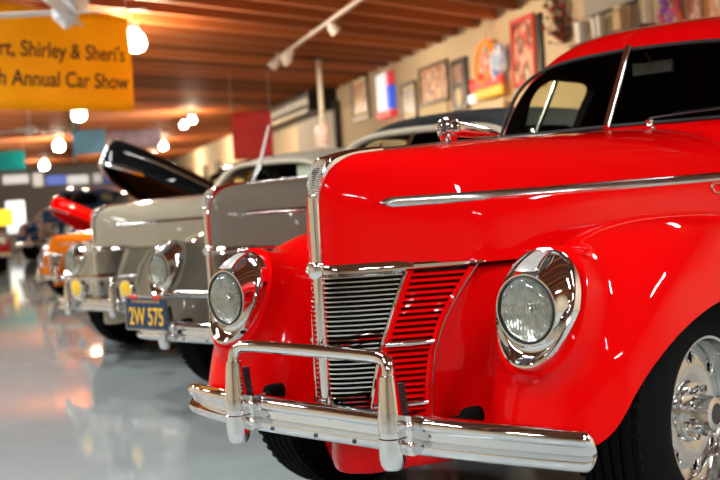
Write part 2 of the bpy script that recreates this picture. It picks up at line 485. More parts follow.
BP = [(-.014, -.046), (0, -.052), (.014, -.050), (.025, -.043), (.031, -.032), (.029, -.021), (.020, -.015), (.014, -.010), (.014, .010), (.020, .015), (.029, .021), (.031, .032), (.025, .043), (.014, .050), (0, .052), (-.014, .046), (-.008, 0)]
def bump_pt(x):
    a = abs(x)/.738
    return Vector((x, -.778+.165*a**2.3, .452-.030*a*a))
def bumper(parent):
    b = empty('front_bumper'); b.parent = parent
    rows = []; xs = np.linspace(-.738, .738, 61)
    for i, x in enumerate(xs):
        p = bump_pt(x); t = (bump_pt(min(.738, x+.01))-bump_pt(max(-.738, x-.01))).normalized()
        n = Vector((t.y, -t.x, 0)).normalized()
        e = (.738-abs(x)); k = 1.0 if e > .03 else math.sqrt(max(0.05, 1-(1-e/.03)**2))
        rows.append([p+n*o*(.4+.6*k)+Vector((0, 0, z*k)) for o, z in BP])
        if i in (0, 60):
            pass
    for s, i in ((-1, 0), (1, -1)):     # rounded end return
        pass
    # finer ends
    def row_at(x, k):
        p = bump_pt(x); t = (bump_pt(x+.005)-bump_pt(x-.005)).normalized(); n = Vector((t.y, -t.x, 0)).normalized()
        return [p+n*o*(.35+.65*k)+Vector((0, 0, z*k)) for o, z in BP]
    ends = [row_at(.738+.026*math.sin(a), math.cos(a)) for a in [PI/2*q/7 for q in range(1, 7)]]
    endl = [row_at(-.738-.026*math.sin(a), math.cos(a)) for a in [PI/2*q/7 for q in range(6, 0, -1)]]
    rows = endl+[row_at(x, 1.0) for x in xs]+ends
    m = MB(); m.grid(rows, True, True, True)
    m.build('bumper_bar', CHROME, b)
    bolts = MB()
    for x in (-.16, .02, .16):
        p = bump_pt(x)+Vector((0, -.030, -.032)); bolts.sphere(p, .007, 8)
    bolts.build('bumper_bolts', DARKMET, b)
    for s in (-1, 1):
        m = MB(); x = .3*s; p = bump_pt(x); y0 = -.812
        prof = [(.010, .362), (.024, .366), (.031, .378), (.034, .395), (.034, .42), (.034, .445), (.031, .448), (.031, .462), (.034, .465), (.033, .49), (.028, .54), (.024, .585), (.021, .603), (.010, .606)]
        m.lathe(prof, 24, Matrix.Translation((x, y0, 0)))
        g = m.build('bumper_guard', CHROME, b)
        m = MB()
        for z in (.43, .48): m.tube([(x, y0+.01, z), (x+.055*1, y0+.012+.0, z)], [.018, .012], 10); m.sphere((x+.058, y0+.005, z), .013, 10)
        m.cbox((x+.03, y0+.03, .455), (.07, .05, .10))
        m.build('guard_clamp', CHROME, b)
        m = MB()
        for k in range(9): m.cbox((x+.004, y0+.034-.0012*k, .505+k*.0085), (.034, .034, .005))
        m.cbox((x+.004, y0+.030, .54), (.026, .028, .08))
        m.build('guard_bracket', DARKMET, b)
    pts = smooth_path([(-.3, -.812, .59), (-.3, -.808, .618), (-.287, -.802, .638), (-.245, -.797, .646), (-.1, -.792, .647), (.1, -.792, .647), (.245, -.797, .646), (.287, -.802, .638), (.3, -.808, .618), (.3, -.812, .59)], 6)
    m = MB(); m.tube(pts, .0175, 16); m.build('guard_bar', CHROME, b)
    for s in (-1, 1):
        m = MB(); m.tube([(.30*s, -.775, .462), (.34*s, -.70, .462), (.385*s, -.60, .462)], .013, 8); m.lathe([(.016, -.010), (.026, -.006), (.028, .02), (.024, .06)], 16, Matrix.Translation((.385*s, -.615, .462)) @ Matrix.Rotation(-PI/2, 4, 'X') @ Matrix.Diagonal((.75, 1.1, 1, 1)))
        bevel(m.build('bumper_bracket', UNDER, b), .004)
    return b

def grille(parent):
    g = empty('grille'); g.parent = parent
    m = MB(); NS = 32
    for k in range(NS):
        z = .430+(.838-.430)*k/(NS-1)
        xe = pw(z, GXZ, GX)
        for s in (-1, 1):
            rows = []
            for t in (0.004, .012, .022, .035, .6*xe, xe):
                rows.append([gp(s*t, z+dz, off) for off, dz in ((.020, .003), (.004, .0044), (-.003, .002), (-.003, -.002), (.004, -.0044), (.020, -.003))])
            m.grid(rows, True, True, True)
    m.build('chrome_slats', CHROME, g)
    # dark backing
    m = MB()
    for s in (-1, 1):
        m.grid([[gp(s*.0, z, .03) for z in GXZ], [gp(s*pw(z, GXZ, GX)*1.0, z, .022) for z in GXZ]])
        m.grid([[gp(s*(pw(z, GXZ, GX)+.005), z, .024) for z in OXZ], [gp(s*pw(z, OXZ, OX), z, .022) for z in OXZ]])
    m.build('grille_backing', GRILLDARK, g)
    zs = np.linspace(.42, .842, 10); ribbon([(0, -.742, z) for z in zs], [.0155]*10, .012).build('grille_spine', CHROME, g)
    # chrome edge of the centre grille
    m = MB()
    for s in (-1, 1):
        m.tube([gp(s*(pw(z, GXZ, GX)+.004), z, -.001) for z in np.linspace(.420, .845, 20)], .0055, 8)
    m.tube([gp(-.085, .42)]+[gp(0, .42)]+[gp(.085, .42)], .006, 8)
    m.build('grille_edge', CHROME, g)
    return g
def side_grille(parent, s, pm):
    """painted louvred panel beside the chrome grille"""
    g = empty('side_grille'); g.parent = parent
    m = MB(); NS = 26
    for k in range(NS):
        z = .415+(.832-.415)*k/(NS-1)
        xi, xo = pw(z, GXZ, GX)+.012, pw(z, OXZ, OX)-.006
        rows = []
        for t in (0, .08, .3, .6, .92, 1):
            x = xi+(xo-xi)*t; b = .004 if t in (0, 1) else 0
            rows.append([gp(s*x, z+dz, off+b) for off, dz in ((.020, .0055), (.004, .006), (-.003, .003), (-.004, -.001), (.002, -.004), (.020, -.003))])
        m.grid(rows, True, True, True)
    m.build('louvres', pm, g)
    m = MB()
    for ed in (0, 1):
        zz = np.linspace(.405, .846, 26)
        rows = []
        for z in zz:
            x = pw(z, GXZ, GX)+.012 if ed == 0 else pw(z, OXZ, OX)
            w_ = .007
            rows.append([gp(s*(x-w_), z, .02), gp(s*(x-w_), z, -.001), gp(s*x, z, -.006), gp(s*(x+w_), z, -.001), gp(s*(x+w_), z, .03)])
        m.grid(rows)
    m.build('louvre_frame', pm, g)
    m = MB(); m.tube([gp(s*(pw(z, OXZ, OX)+.006), z, -.004) for z in np.linspace(.405, .85, 26)], .0028, 6)
    m.build('edge_strip', CHROME2, g)
    for z in (.648, .482):
        m = MB(); xi, xo = pw(z, GXZ, GX)+.010, pw(z, OXZ, OX)-.002
        m.tube([gp(s*xi, z, -.004), gp(s*(xi+xo)/2, z, -.008), gp(s*xo, z, -.004)], [.008, .009, .006], 10)
        m.build('accent_bar', CHROME, g)
    return g

CACHE = {}
def cached_mesh(key, fn):
    if key not in CACHE: CACHE[key] = fn()
    return CACHE[key]
def body_from(f, lo, hi, h, name, mats, parent, classify, angle=35):
    v, q = cached_mesh(name, lambda: dual_contour(f, lo, hi, h))
    c = v[q].mean(1)
    idx = classify(c[:, 0], c[:, 1], c[:, 2], v, q)
    return mesh_obj(name, v.tolist(), q.tolist(), mats, parent, True, angle, idx.astype(int))
def cls_front(x, y, z, v, q):
    inw = (f_front(x, y, z, False) < -smin(f_well(x, y, z), z-.40, .11)) & (np.abs(y) < .66) & (np.abs(x) > .44)
    n = np.cross(v[q[:, 1]]-v[q[:, 0]], v[q[:, 2]]-v[q[:, 0]]); n /= np.linalg.norm(n, axis=1, keepdims=True)+1e-12
    down = (np.abs(n[:, 2]) > .9) & (z < .40)
    return inw | down
def cls_cab(x, y, z, v, q):
    o = smax(cab_outer(x, y, z), f_ws(x, y, z), .06)
    return o < -.0016
def cls_tub(x, y, z, v, q):
    zz = np.maximum(z-.33, 0); e = np.sqrt(((y-2.85)/.48)**2+(zz/.36)**2)-1
    inner = (np.abs(x) < .665) & (np.abs(y-2.2) < 1.055) & (z > .49)
    return (e < .012) & (np.abs(x) > .49) | inner | (z < .31)

def windshield(parent):
    ws = empty('windshield'); ws.parent = parent
    def wp(x, z, off=0.0):
        y = .815+.62*(z-1.235)+.24*math.sqrt(x*x+.0004)
        return Vector((x, y-off*.85, z+off*.5))
    def top(x): return 1.235+.305*max(0, 1-(abs(x)/.60)**4)**.25
    for s in (-1, 1):
        rows = []
        for t in np.linspace(0, 1, 15):
            x = .008+t*.592; zt = max(1.252, top(x)) 
            rows.append([wp(s*x, 1.245+(zt-1.245)*k/6, -.010) for k in range(7)])
        m = MB(); m.grid(rows); m.build('pane', GLASS, ws)
    m = MB(); m.tube([wp(0, 1.238, .014), wp(0, 1.40, .016), wp(0, 1.548, .014)], .0135, 10); m.build('divider', CHROME, ws)
    m = MB()
    pts = [wp(.60*math.copysign(abs(math.cos(a))**.5, math.cos(a)), 1.248+.295*abs(math.sin(a))**.5, .004) for a in np.linspace(0, PI, 41)]
    m.tube(pts+[wp(-.3, 1.246, .004), wp(0, 1.246, .004), wp(.3, 1.246, .004)]+[pts[0]], .008, 8)
    m.build('gasket', GRILLDARK, ws)
    return ws
def wiper(parent):
    wp_ = empty('wiper'); wp_.parent = parent
    m = MB(); m.lathe([(.016, 0), (.016, .012), (.010, .02), (.010, .034), (.014, .038), (.013, .046), (.002, .05)], 16, Matrix.Translation((.19, .80, 1.215)) @ Matrix.Rotation(.35, 4, 'X'))
    m.sphere((.19, .785, 1.235), .012, 10); m.build('pivot', CHROME, wp_)
    m = MB(); m.tube([(.19, .79, 1.262), (.30, .80, 1.268), (.46, .87, 1.278)], .0035, 8); m.build('arm', DARKMET, wp_)
    m = MB(); m.tube([(.26, .83, 1.276), (.56, .905, 1.29)], .004, 6); m.build('blade', UNDER, wp_)

def hood_set(parent, pm, raise_deg=0):
    """the hood with its mouldings, built once; each moulding is a sub-part of the hood"""
    o = hood_mesh().build('hood', pm, parent, angle=60)
    # side moulding
    for s in (-1, 1):
        rows = []
        ys = np.concatenate([np.linspace(-.628, -.59, 8)[:-1], np.linspace(-.59, .98, 42)])
        for i, y in enumerate(ys):
            z = 1.036+.006*(y+.5); wd = .0135*min(1, (y+.628)/.03+.08)**.7
            x0 = hood_x(y, z)
            rows.append([Vector((s*(hood_x(y, z+dz*wd)+o_), y-.3*o_, z+dz*wd)) for dz, o_ in ((-1, -.006), (-1, .002), (-.4, .0075), (.4, .0075), (1, .002), (1, -.006))])
        m = MB(); m.grid(rows, True, True, True); m.build('side_moulding', CHROME2, o)
    # chrome strip along the lower front edge of the hood
    for s in (-1, 1):
        rows = []
        for t in np.linspace(0, 1, 22):
            x = .004+.322*t
            hh = .0165 if t < .55 else .0115-.004*(t-.55)/.45
            if t > .97: hh *= .5
            rows.append([gp(s*x, .858+dz*hh, off) for off, dz in ((.03, 1), (-.006, 1), (-.013, .4), (-.013, -.5), (-.004, -1), (.03, -1))])
        m = MB(); m.grid(rows, True, True, True); m.build('lower_moulding', CHROME, o)
    # centre spine and the ribbed cap that folds over the nose
    zs = np.linspace(.845, 1.06, 10)
    m = ribbon([(0, -.742, z) for z in zs], [.0155]*10, .012)
    m.lathe([(.021, -.022), (.025, -.016), (.025, .016), (.021, .022)], 16, Matrix.Translation((0, -.742, .862)))
    m.build('centre_spine', CHROME, o)
    prof = smooth_path([(0, -.739, 1.045), (0, -.737, 1.085), (0, -.727, 1.120), (0, -.708, 1.146), (0, -.668, 1.167), (0, -.584, 1.182), (0, -.47, 1.189)], 12)
    nn = len(prof)
    wd = [.0155+.020*min(1, i/(nn*.55))-.012*max(0, (i/nn-.7)/.3) for i in range(nn)]
    hg = [(.011 if (i % 2) else .0065) if i < nn*.62 else .007 for i in range(nn)]
    ribbon(prof, wd, hg, 8).build('nose_cap', CHROME, o, angle=20)
    pts = [(0, y, smooth_interp(ZY, ZT, y)) for y in np.linspace(-.5, .80, 26)]
    ribbon(pts, [.016-.008*i/25 for i in range(26)], .006).build('top_strip', CHROME2, o)
    return o
def hood_ornament(parent):
    h = empty('hood_ornament'); h.parent = parent
    c = Vector((0, -.135, 1.243))
    m = MB(); m.lathe([(.002, -.02), (.034, -.018), (.044, -.004), (.044, .004), (.030, .016), (.010, .022), (.001, .023)], 28, Matrix.Translation(c) @ Matrix.Rotation(PI/2, 4, 'X'))
    m.build('disc', CHROME, h)
    m = MB()
    for k in range(10):
        a = 2*PI*k/10
        m.tube([c+Vector((.012*math.cos(a), -.022, .012*math.sin(a))), c+Vector((.042*math.cos(a), -.008, .042*math.sin(a)))], .003, 6)
    m.sphere(c+Vector((0, -.022, 0)), .010, 10); m.build('spokes', DARKMET, h)
    rows = []
    for k in range(12):
        t = k/11; r = .030*(1-t)**.7+.003
        rows.append([Vector((r*math.cos(a)*1.0, -.125+.26*t, 1.225+.02*(1-t)+max(r*math.sin(a)*1.1, -.02))) for a in [2*PI*q/16 for q in range(16)]])
    m = MB(); m.grid(rows, True, True, True); m.build('tail', CHROME, h)

def emblem(parent):
    """chrome script on the hood side, cut by the picture edge"""
    m = MB(); y0, z0 = .475, 1.005
    def q(y, z): return Vector((hood_x(y, z)+.004, y, z))
    random.seed(3)
    strokes = [[(0, 0), (.02, .012), (.045, .016), (.06, .006), (.05, -.010), (.02, -.014), (.012, .0), (.022, .02)],
               [(.07, -.008), (.085, .006), (.095, .0), (.08, -.012), (.10, -.012), (.115, .004)],
               [(.12, .018), (.125, -.012), (.15, -.010), (.165, .004), (.15, -.008), (.18, -.012), (.195, .004)],
               [(.20, .004), (.22, -.012)], [(.22, .005), (.20, -.012), (.24, -.012), (.25, .004), (.24, -.008), (.27, -.008)]]
    for st in strokes:
        m.tube([q(y0+a, z0+b) for a, b in [tuple(p)[:2] for p in smooth_path([(a, b, 0) for a, b in st], 4)]], .0028, 6)
    m.build('script_emblem', CHROME, parent)

def cabin_inside(parent):
    m = MB(); m.box((-.60, 1.75, .55), (.60, 2.25, .80)); m.box((-.60, 2.15, .75), (.60, 2.35, 1.18))
    bevel(m.build('bench_seat', INTER, parent), .05, 3)
    m = MB(); m.box((-.62, 1.00, 1.0), (.62, 1.14, 1.215)); bevel(m.build('dashboard', INTER, parent), .03, 3)
    m = MB(); T = Matrix.Translation((.36, 1.36, 1.14)) @ Matrix.Rotation(math.radians(62), 4, 'X')
    pts = [T @ Vector((.2*math.cos(2*PI*k/40), .2*math.sin(2*PI*k/40), 0)) for k in range(41)]
    m.tube(pts, .011, 8)
    for a in (.3, PI-.3, -PI/2): m.tube([T @ Vector((0, 0, -.02)), T @ Vector((.2*math.cos(a), .2*math.sin(a), 0))], .008, 6)
    m.tube([T @ Vector((0, 0, 0)), (.36, 1.10, 1.05)], .02, 8)
    m.build('steering_wheel', INTER, parent)
    m = MB(); m.cbox((.03, 1.13, 1.475), (.17, .02, .05)); m.tube([(.03, 1.13, 1.49), (.02, 1.09, 1.535)], .006, 6)
    bevel(m.build('rear_view_mirror', DARKMET, parent), .008)

def side_windows(parent):
    for s in (-1, 1):
        m = MB()
        def sp(y, z): 
            lo, hi = .3, .8
            for _ in range(30):
                md = (lo+hi)/2
                if cab_outer(np.array(md), np.array(y), np.array(z)) < 0: lo = md
                else: hi = md
            return Vector((s*(lo-.018), y, z))
        m.grid([[sp(y, z) for z in np.linspace(1.26, 1.50, 6)] for y in np.linspace(1.18, 1.76, 10)])
        o = m.build('door_window', GLASS, parent)
        m = MB(); m.tube([sp(1.36, 1.265), sp(1.395, 1.505)], .009, 8); m.build('vent_post', CHROME2, o)

def front_clip(parent, pm): return body_from(f_front, (-1.0, -.85, .2), (1.0, 1.2, 1.05), .0165, 'front_fenders', [pm, UNDER], parent, cls_front, 30)

def build_car(name, label, pm, hood_pm, soft_top=None, group=None):
    car = empty(name, label=label, cat='car', group=group)
    front_clip(car, pm)
    hood = hood_set(car, hood_pm)
    body_from(f_tub, (-1.0, .66, .22), (1.0, 4.3, 1.30), .028, 'body_shell', [pm, INTER], car, cls_tub, 35)
    body_from(f_cab, (-.85, .70, 1.04), (.85, 3.7, 1.78), .018, 'roof' if soft_top is None else 'soft_top', [soft_top or pm, INTER], car, cls_cab, 40)
    windshield(car); grille(car)
    for s in (-1, 1): side_grille(car, s, pm)
    for s in (-1, 1): headlight(car, s)
    bumper(car)
    for s in (-1, 1):
        for y in (0, 2.85):
            wh = empty('wheel'); wh.parent = car
            wheel(wh, .655*s, y, s)
    cabin_inside(car)
    return car, hood

def copy_tree(o, parent=None):
    c = o.copy(); COL.objects.link(c)
    if parent: c.parent = parent
    for ch in list(o.children): copy_tree(ch, c)
    return c
def walk(o):
    yield o
    for c in o.children:
        yield from walk(c)
def base(o): return o.name.split('.')[0]
def repaint(car, pm, hood_pm=None, top=None):
    for o in walk(car):
        if o.type != 'MESH': continue
        b = base(o)
        m = None
        if b in ('front_fenders', 'body_shell', 'louvres', 'louvre_frame'): m = pm
        elif b == 'hood': m = hood_pm or pm
        elif b in ('roof', 'soft_top'): m = top or pm
        if m:
            o.material_slots[0].link = 'OBJECT'; o.material_slots[0].material = m

# ------------------------------------------------------------------ the hall
def wood_mat(name, a, b, stretch):
    m = mat(name, a, rough=.6, var=.0)
    nt = m.node_tree; nz = [n for n in nt.nodes if n.type == 'TEX_NOISE'][0]; mx = [n for n in nt.nodes if n.type == 'MIX'][0]
    mp = nt.nodes.new('ShaderNodeMapping'); mp.inputs['Scale'].default_value = stretch
    tc = [n for n in nt.nodes if n.type == 'TEX_COORD'][0]
    nt.links.new(tc.outputs['Object'], mp.inputs[0]); nt.links.new(mp.outputs[0], nz.inputs['Vector'])
    mx.inputs[6].default_value = (*a, 1); mx.inputs[7].default_value = (*b, 1)
    return m
BOARDS = wood_mat('shaded_ceiling_boards', (.09, .022, .007), (.22, .06, .018), (1, 9, 1))  # shade of the gaps between rafters is put into this dark colour
RAFTER = wood_mat('lit_rafter_wood', (.36, .10, .026), (.56, .18, .05), (6, .6, 6))  # light on the rafters is put into this brighter colour
def vary(m):
    nt = m.node_tree; b = nt.nodes['Principled BSDF']; mx = [n for n in nt.nodes if n.type == 'MIX'][0]
    oi = nt.nodes.new('ShaderNodeObjectInfo'); mr = nt.nodes.new('ShaderNodeMapRange'); mr.inputs[3].default_value = .45; mr.inputs[4].default_value = 1.25
    mu = nt.nodes.new('ShaderNodeMix'); mu.data_type = 'RGBA'; mu.blend_type = 'MULTIPLY'; mu.inputs[0].default_value = 1
    nt.links.new(oi.outputs['Random'], mr.inputs[0]); nt.links.new(mx.outputs[2], mu.inputs[6]); nt.links.new(mr.outputs[0], mu.inputs[7]); nt.links.new(mu.outputs[2], b.inputs['Base Color'])
vary(RAFTER)
WALLM = mat('cream_wall', (.72, .59, .41), rough=.8, var=.06, scale=2)
GREYW = mat('far_wall_grey', (.16, .16, .17), rough=.8)
FLOORM = mat('grey_epoxy_floor', (.335, .375, .37), rough=.13, var=.10, scale=5, coat=.25, coatr=.08, spec=.35)
def floor_nodes():
    nt = FLOORM.node_tree; b = nt.nodes['Principled BSDF']
    tc = [n for n in nt.nodes if n.type == 'TEX_COORD'][0]
    n1 = nt.nodes.new('ShaderNodeTexNoise'); n1.inputs['Scale'].default_value = 1.6; n1.inputs['Detail'].default_value = 5
    r = nt.nodes.new('ShaderNodeMapRange'); r.inputs[3].default_value = .03; r.inputs[4].default_value = .10
    nt.links.new(tc.outputs['Object'], n1.inputs['Vector']); nt.links.new(n1.outputs[0], r.inputs[0]); nt.links.new(r.outputs[0], b.inputs['Roughness'])
    # scattered dark flecks and grit
    v = nt.nodes.new('ShaderNodeTexVoronoi'); v.inputs['Scale'].default_value = 30
    nt.links.new(tc.outputs['Object'], v.inputs['Vector'])
    c = nt.nodes.new('ShaderNodeMapRange'); c.inputs[1].default_value = .05; c.inputs[2].default_value = .09; c.inputs[3].default_value = .45; c.inputs[4].default_value = 1
    nt.links.new(v.outputs['Distance'], c.inputs[0])
    mx = [n for n in nt.nodes if n.type == 'MIX'][0]
    mu = nt.nodes.new('ShaderNodeMix'); mu.data_type = 'RGBA'; mu.blend_type = 'MULTIPLY'; mu.inputs[0].default_value = 1
    nt.links.new(mx.outputs[2], mu.inputs[6]); nt.links.new(c.outputs[0], mu.inputs[7]); nt.links.new(mu.outputs[2], b.inputs['Base Color'])
    bp = nt.nodes.new('ShaderNodeBump'); bp.inputs['Strength'].default_value = .025; bp.inputs['Distance'].default_value = .01
    n2 = nt.nodes.new('ShaderNodeTexNoise'); n2.inputs['Scale'].default_value = 9
    nt.links.new(tc.outputs['Object'], n2.inputs['Vector']); nt.links.new(n2.outputs[0], bp.inputs['Height'])
    nt.links.new(bp.outputs[0], b.inputs['Normal']); nt.links.new(bp.outputs[0], b.inputs['Coat Normal'])
floor_nodes()
WHITEP = mat('white_enamel', (.8, .8, .78), rough=.4)
def hall_box(name, lo, hi, m, kind='structure'):
    b = MB(); b.box(lo, hi); o = b.build(name, m, None, smooth=False); o.rotation_euler = (0, 0, RA)
    if kind: o['kind'] = kind
    return o
hall_box('floor', (U0-.2, V0-.2, -.15), (U1+.2, WV+.2, 0), FLOORM)
hall_box('ceiling', (U0-.2, V0-.2, CEIL), (U1+.2, WV+.2, CEIL+.12), BOARDS)
hall_box('wall_right', (U0-.2, WV, 0), (U1+.2, WV+.15, CEIL), WALLM)
hall_box('wall_left', (U0-.2, V0-.15, 0), (U1+.2, V0, CEIL), WALLM)
hall_box('wall_back', (U1, V0, 0), (U1+.15, WV, CEIL), WALLM)
hall_box('wall_far', (U0-.15, V0, 0), (U0, WV, CEIL), GREYW)
# open rafters under the boards, slightly skewed to the picture wall
RD = Vector((-.079, .997, 0)); RDu, RDv = RD.dot(RX), RD.dot(RY)
me_r = None; k = 0
L = (WV-V0-.12)/RDv
rang = math.atan2(RD.y, RD.x)
u = U0+.3
while u < U1+5:
    if me_r is None:
        b = MB(); b.box((0, -.045, -.22), (L, .045, 0)); ro = b.build('trim_1', RAFTER, None, smooth=False); me_r = ro.data
    else:
        ro = bpy.data.objects.new('trim_%d' % (k+1), me_r); COL.objects.link(ro)
    st = room(u, V0+.06, CEIL)
    ro.location = st; ro.rotation_euler = (0, 0, rang); ro['kind'] = 'structure'
    u += .80 if u > -40 else 1.2; k += 1
# trunking beam running the length of the hall
hall_box('trim_beam', (U0+.1, -1.15, CEIL-.34), (U1-.1, -.95, CEIL-.19), mat('beam_brown', (.12, .06, .04), rough=.7))

# roller shutter and its housing on the picture wall
SH = mat('shutter_grey', (.42, .40, .37), rough=.5, metal=.2)
m = MB()
n = 34
rows = []
for i in range(n*4+1):
    z = .01+3.0*i/(n*4); dy = -.06-.018*abs(math.sin(PI*i/4))
    rows.append([(-25.9, WV+dy, z), (-21.4, WV+dy, z)])
m.grid(rows); o = m.build('door_1', SH, None, smooth=False); o.rotation_euler = (0, 0, RA); o['kind'] = 'structure'
hall_box('trim_shutter_rail', (-21.4, WV-.16, 0), (-21.2, WV, 3.05), mat('dark_rail', (.05, .045, .045), rough=.6))
h = empty('roller_housing', room(-25.7, WV-.36, 3.2), RA, 'long dark roller shutter housing high on the picture wall', 'shutter housing')
m = MB(); m.lathe([(.30, -4.4), (.30, 4.1)], 28, Matrix.Rotation(PI/2, 4, 'Y')); m.build('barrel', mat('housing_dark', (.06, .05, .05), rough=.5), h)
for q in (-4.5, 4.1):
    m = MB(); m.box((q, -.32, -.32), (q+.12, .34, .33)); m.build('end_plate', GRILLDARK, h)
m = MB(); m.box((-4.4, -.335, -.335), (4.1, -.295, -.265)); m.build('guide_bar', mat('guide_beige', (.45, .38, .30), rough=.5), h)
# doorways further down the wall
DK = mat('doorway_dark', (.10, .075, .055), rough=.7)
for i, (a, b_) in enumerate(((-44, -42.6), (-49, -47.2), (-55, -53.5))):
    m = MB(); m.box((a, WV-.06, 0), (b_, WV+.01, 2.5)); o = m.build('door_%d' % (i+2), DK, None, smooth=False); o.rotation_euler = (0, 0, RA); o['kind'] = 'structure'

# ------------------------------------------------------------------ lamps
def emis(name, col, s): return mat(name, col, rough=.4, emit=s, ecol=col)
WARM = (1, .78, .52); COOL = (.93, .97, 1)
def add_light(parent, kind, loc, power, col, size=.25, sy_=None, rot=(0, 0, 0), spot=None):
    d = bpy.data.lights.new('lamp_light', kind); d.energy = power; d.color = col
    if kind == 'AREA':
        d.size = size
        if sy_: d.shape = 'RECTANGLE'; d.size_y = sy_
        else: d.shape = 'DISK'
    elif kind == 'POINT': d.shadow_soft_size = size
    elif kind == 'SPOT': d.shadow_soft_size = size; d.spot_size = spot or 1.4; d.spot_blend = .6
    o = bpy.data.objects.new('lamp_light', d); COL.objects.link(o); o.parent = parent; o.location = loc; o.rotation_euler = rot
    return o
BULB = emis('bulb_glow', (1, .93, .82), 60)
TUBE = emis('tube_glow', (1, .98, .95), 9)
SHADEM = mat('lamp_shade_white', (.8, .78, .74), rough=.4)
def high_bay(p, label, power, s=1.0, group=None):
    """hanging flood lamp with an open glowing bowl; it also lights the rafters round it"""
    p = Vector(p); e = empty('ceiling_lamp', p, 0, label, 'lamp', group)
    m = MB(); m.tube([(0, 0, .28*s), (0, 0, CEIL-p.z)], .012, 6); m.build('stem', DARKMET, e)
    m = MB(); m.lathe([(.05*s, .30*s), (.07*s, .22*s), (.055*s, .2*s)], 16); m.build('housing', SHADEM, e)
    m = MB(); m.lathe([(.05*s, .2*s), (.115*s, .13*s), (.14*s, .02*s), (.10*s, -.05*s), (.001, -.075*s)], 20); m.build('bulb', BULB, e)
    add_light(e, 'POINT', (0, 0, -.16*s), power, WARM, .09)
    add_light(e, 'POINT', (0, 0, .42*s), power*.10, (1, .66, .36), .06)
    return e
GL = 'glowing ceiling lamps down the hall'
high_bay((-9.2, 5.3, 2.98), 'bright hanging lamp just past the end of the yellow banner', 520, 1.0, GL)
high_bay((-19, 10.7, 2.98), 'glowing hanging lamp under the lower edge of the yellow banner', 480, 1.1, GL)
high_bay((-30.5, 17.2, 2.98), 'small glowing lamp left of the pale blue banner', 600, 1.3, GL)
high_bay((-46.5, 26.1, 2.98), 'farthest glowing lamp, above the far wall signs', 600, 1.5, GL)
high_bay(room(-39, 2.2, 3.0), 'added lamp brightening the cream wall beyond the red wall banner', 700, 1.0, GL)  # lamp added to brighten the cream wall down the hall
high_bay(room(-50, 2.6, 3.0), 'added lamp brightening the far end of the cream wall', 700, 1.2, GL)  # second added lamp, for the farthest stretch of that wall
def spot_pair(pts, label, power):
    e = empty('spot_lamp', pts[0], 0, label, 'lamp')
    for q in pts:
        r = Vector(q)-Vector(pts[0])
        m = MB(); m.lathe([(.05, .16), (.075, .1), (.10, 0), (.06, -.02), (.001, -.03)], 16, Matrix.Translation(r)); b_ = m.build('bulb', BULB, e)
        m = MB(); m.tube([r+Vector((0, 0, .14)), r+Vector((0, 0, CEIL-q[2]))], .02, 6); m.build('stem', DARKMET, e)
    add_light(e, 'POINT', (0, 0, -.2), power, WARM, .08)
spot_pair([(-21, 15.4, 3.05), (-22.4, 16.2, 3.02)], 'pair of small glowing spot lamps above the red wall banner', 420)
# ceiling panel lights over the aisle and the cars (most are above or behind the viewer)
def panel_light(u_, v_, label, power, ln=1.22, along=0.0, wd=.16, col=COOL):
    e = empty('ceiling_light', room(u_, v_, CEIL-.30), RA+along, label, 'ceiling light', 'tube lights over the aisle')
    m = MB(); m.box((-ln/2-.04, -wd/2-.03, .02), (ln/2+.04, wd/2+.03, .09)); bevel(m.build('housing', WHITEP, e), .01)
    m = MB(); m.box((-ln/2+.1, -.01, .09), (-ln/2+.12, .01, .30)); m.box((ln/2-.12, -.01, .09), (ln/2-.1, .01, .30)); m.build('hanger', DARKMET, e)
    m = MB()
    for q in (-.04, .04): m.tube([(-ln/2, q, -.002), (ln/2, q, -.002)], .018, 10)
    m.build('tube', TUBE, e)
    add_light(e, 'AREA', (0, 0, -.03), power, col, ln, wd)
k = 0
for (u_, v_, pw_, al) in ((4.5, -4.2, 150, 0), (1.2, -3.2, 130, 0), (-2.2, -4.4, 110, 0), (6.6, -1.4, 190, PI/2), (7.2, 2.2, 170, PI/2), (3.0, .4, 120, 0), (-.6, -1.6, 90, 0), (-4.6, -1.8, 90, 0), (-5.6, -4.0, 150, 0), (-10, -4.8, 150, 0), (-15, -5.4, 150, 0), (-21, -6.2, 150, 0), (2.2, 3.2, 130, 0), (-2.5, 3.2, 130, 0)):
    panel_light(u_, v_, 'white twin tube light hung under the rafters', pw_, al and 1.22 or 1.22, al); k += 1

# track light along the ceiling
t = empty('track_light', room(-12.0, 2.22, 3.3), RA, 'pale track light rail with small spot heads under the rafters', 'track light')
m = MB(); m.box((-3.2, -.02, -.02), (3.4, .02, .02)); m.build('rail', SHADEM, t)
for q in (-3.0, -.2, 3.0):
    m = MB(); m.box((q-.01, -.01, .02), (q+.01, .01, .25)); m.build('hanger', SHADEM, t)
for i, q in enumerate((-2.9, -2.5, -1.7, .9)):
    m = MB(); m.lathe([(.03, .0), (.075, -.05), (.085, -.16), (.07, -.17)], 14, Matrix.Translation((q, 0, -.02)) @ Matrix.Rotation(.7*(1 if i % 2 else -1), 4, 'X')); hd = m.build('spot_head', SHADEM, t)
    m = MB(); m.lathe([(.066, -.165), (.001, -.16)], 12, Matrix.Translation((q, 0, -.02)) @ Matrix.Rotation(.7*(1 if i % 2 else -1), 4, 'X')); m.build('bulb', emis('spot_glow', (1, .9, .75), 3), hd)

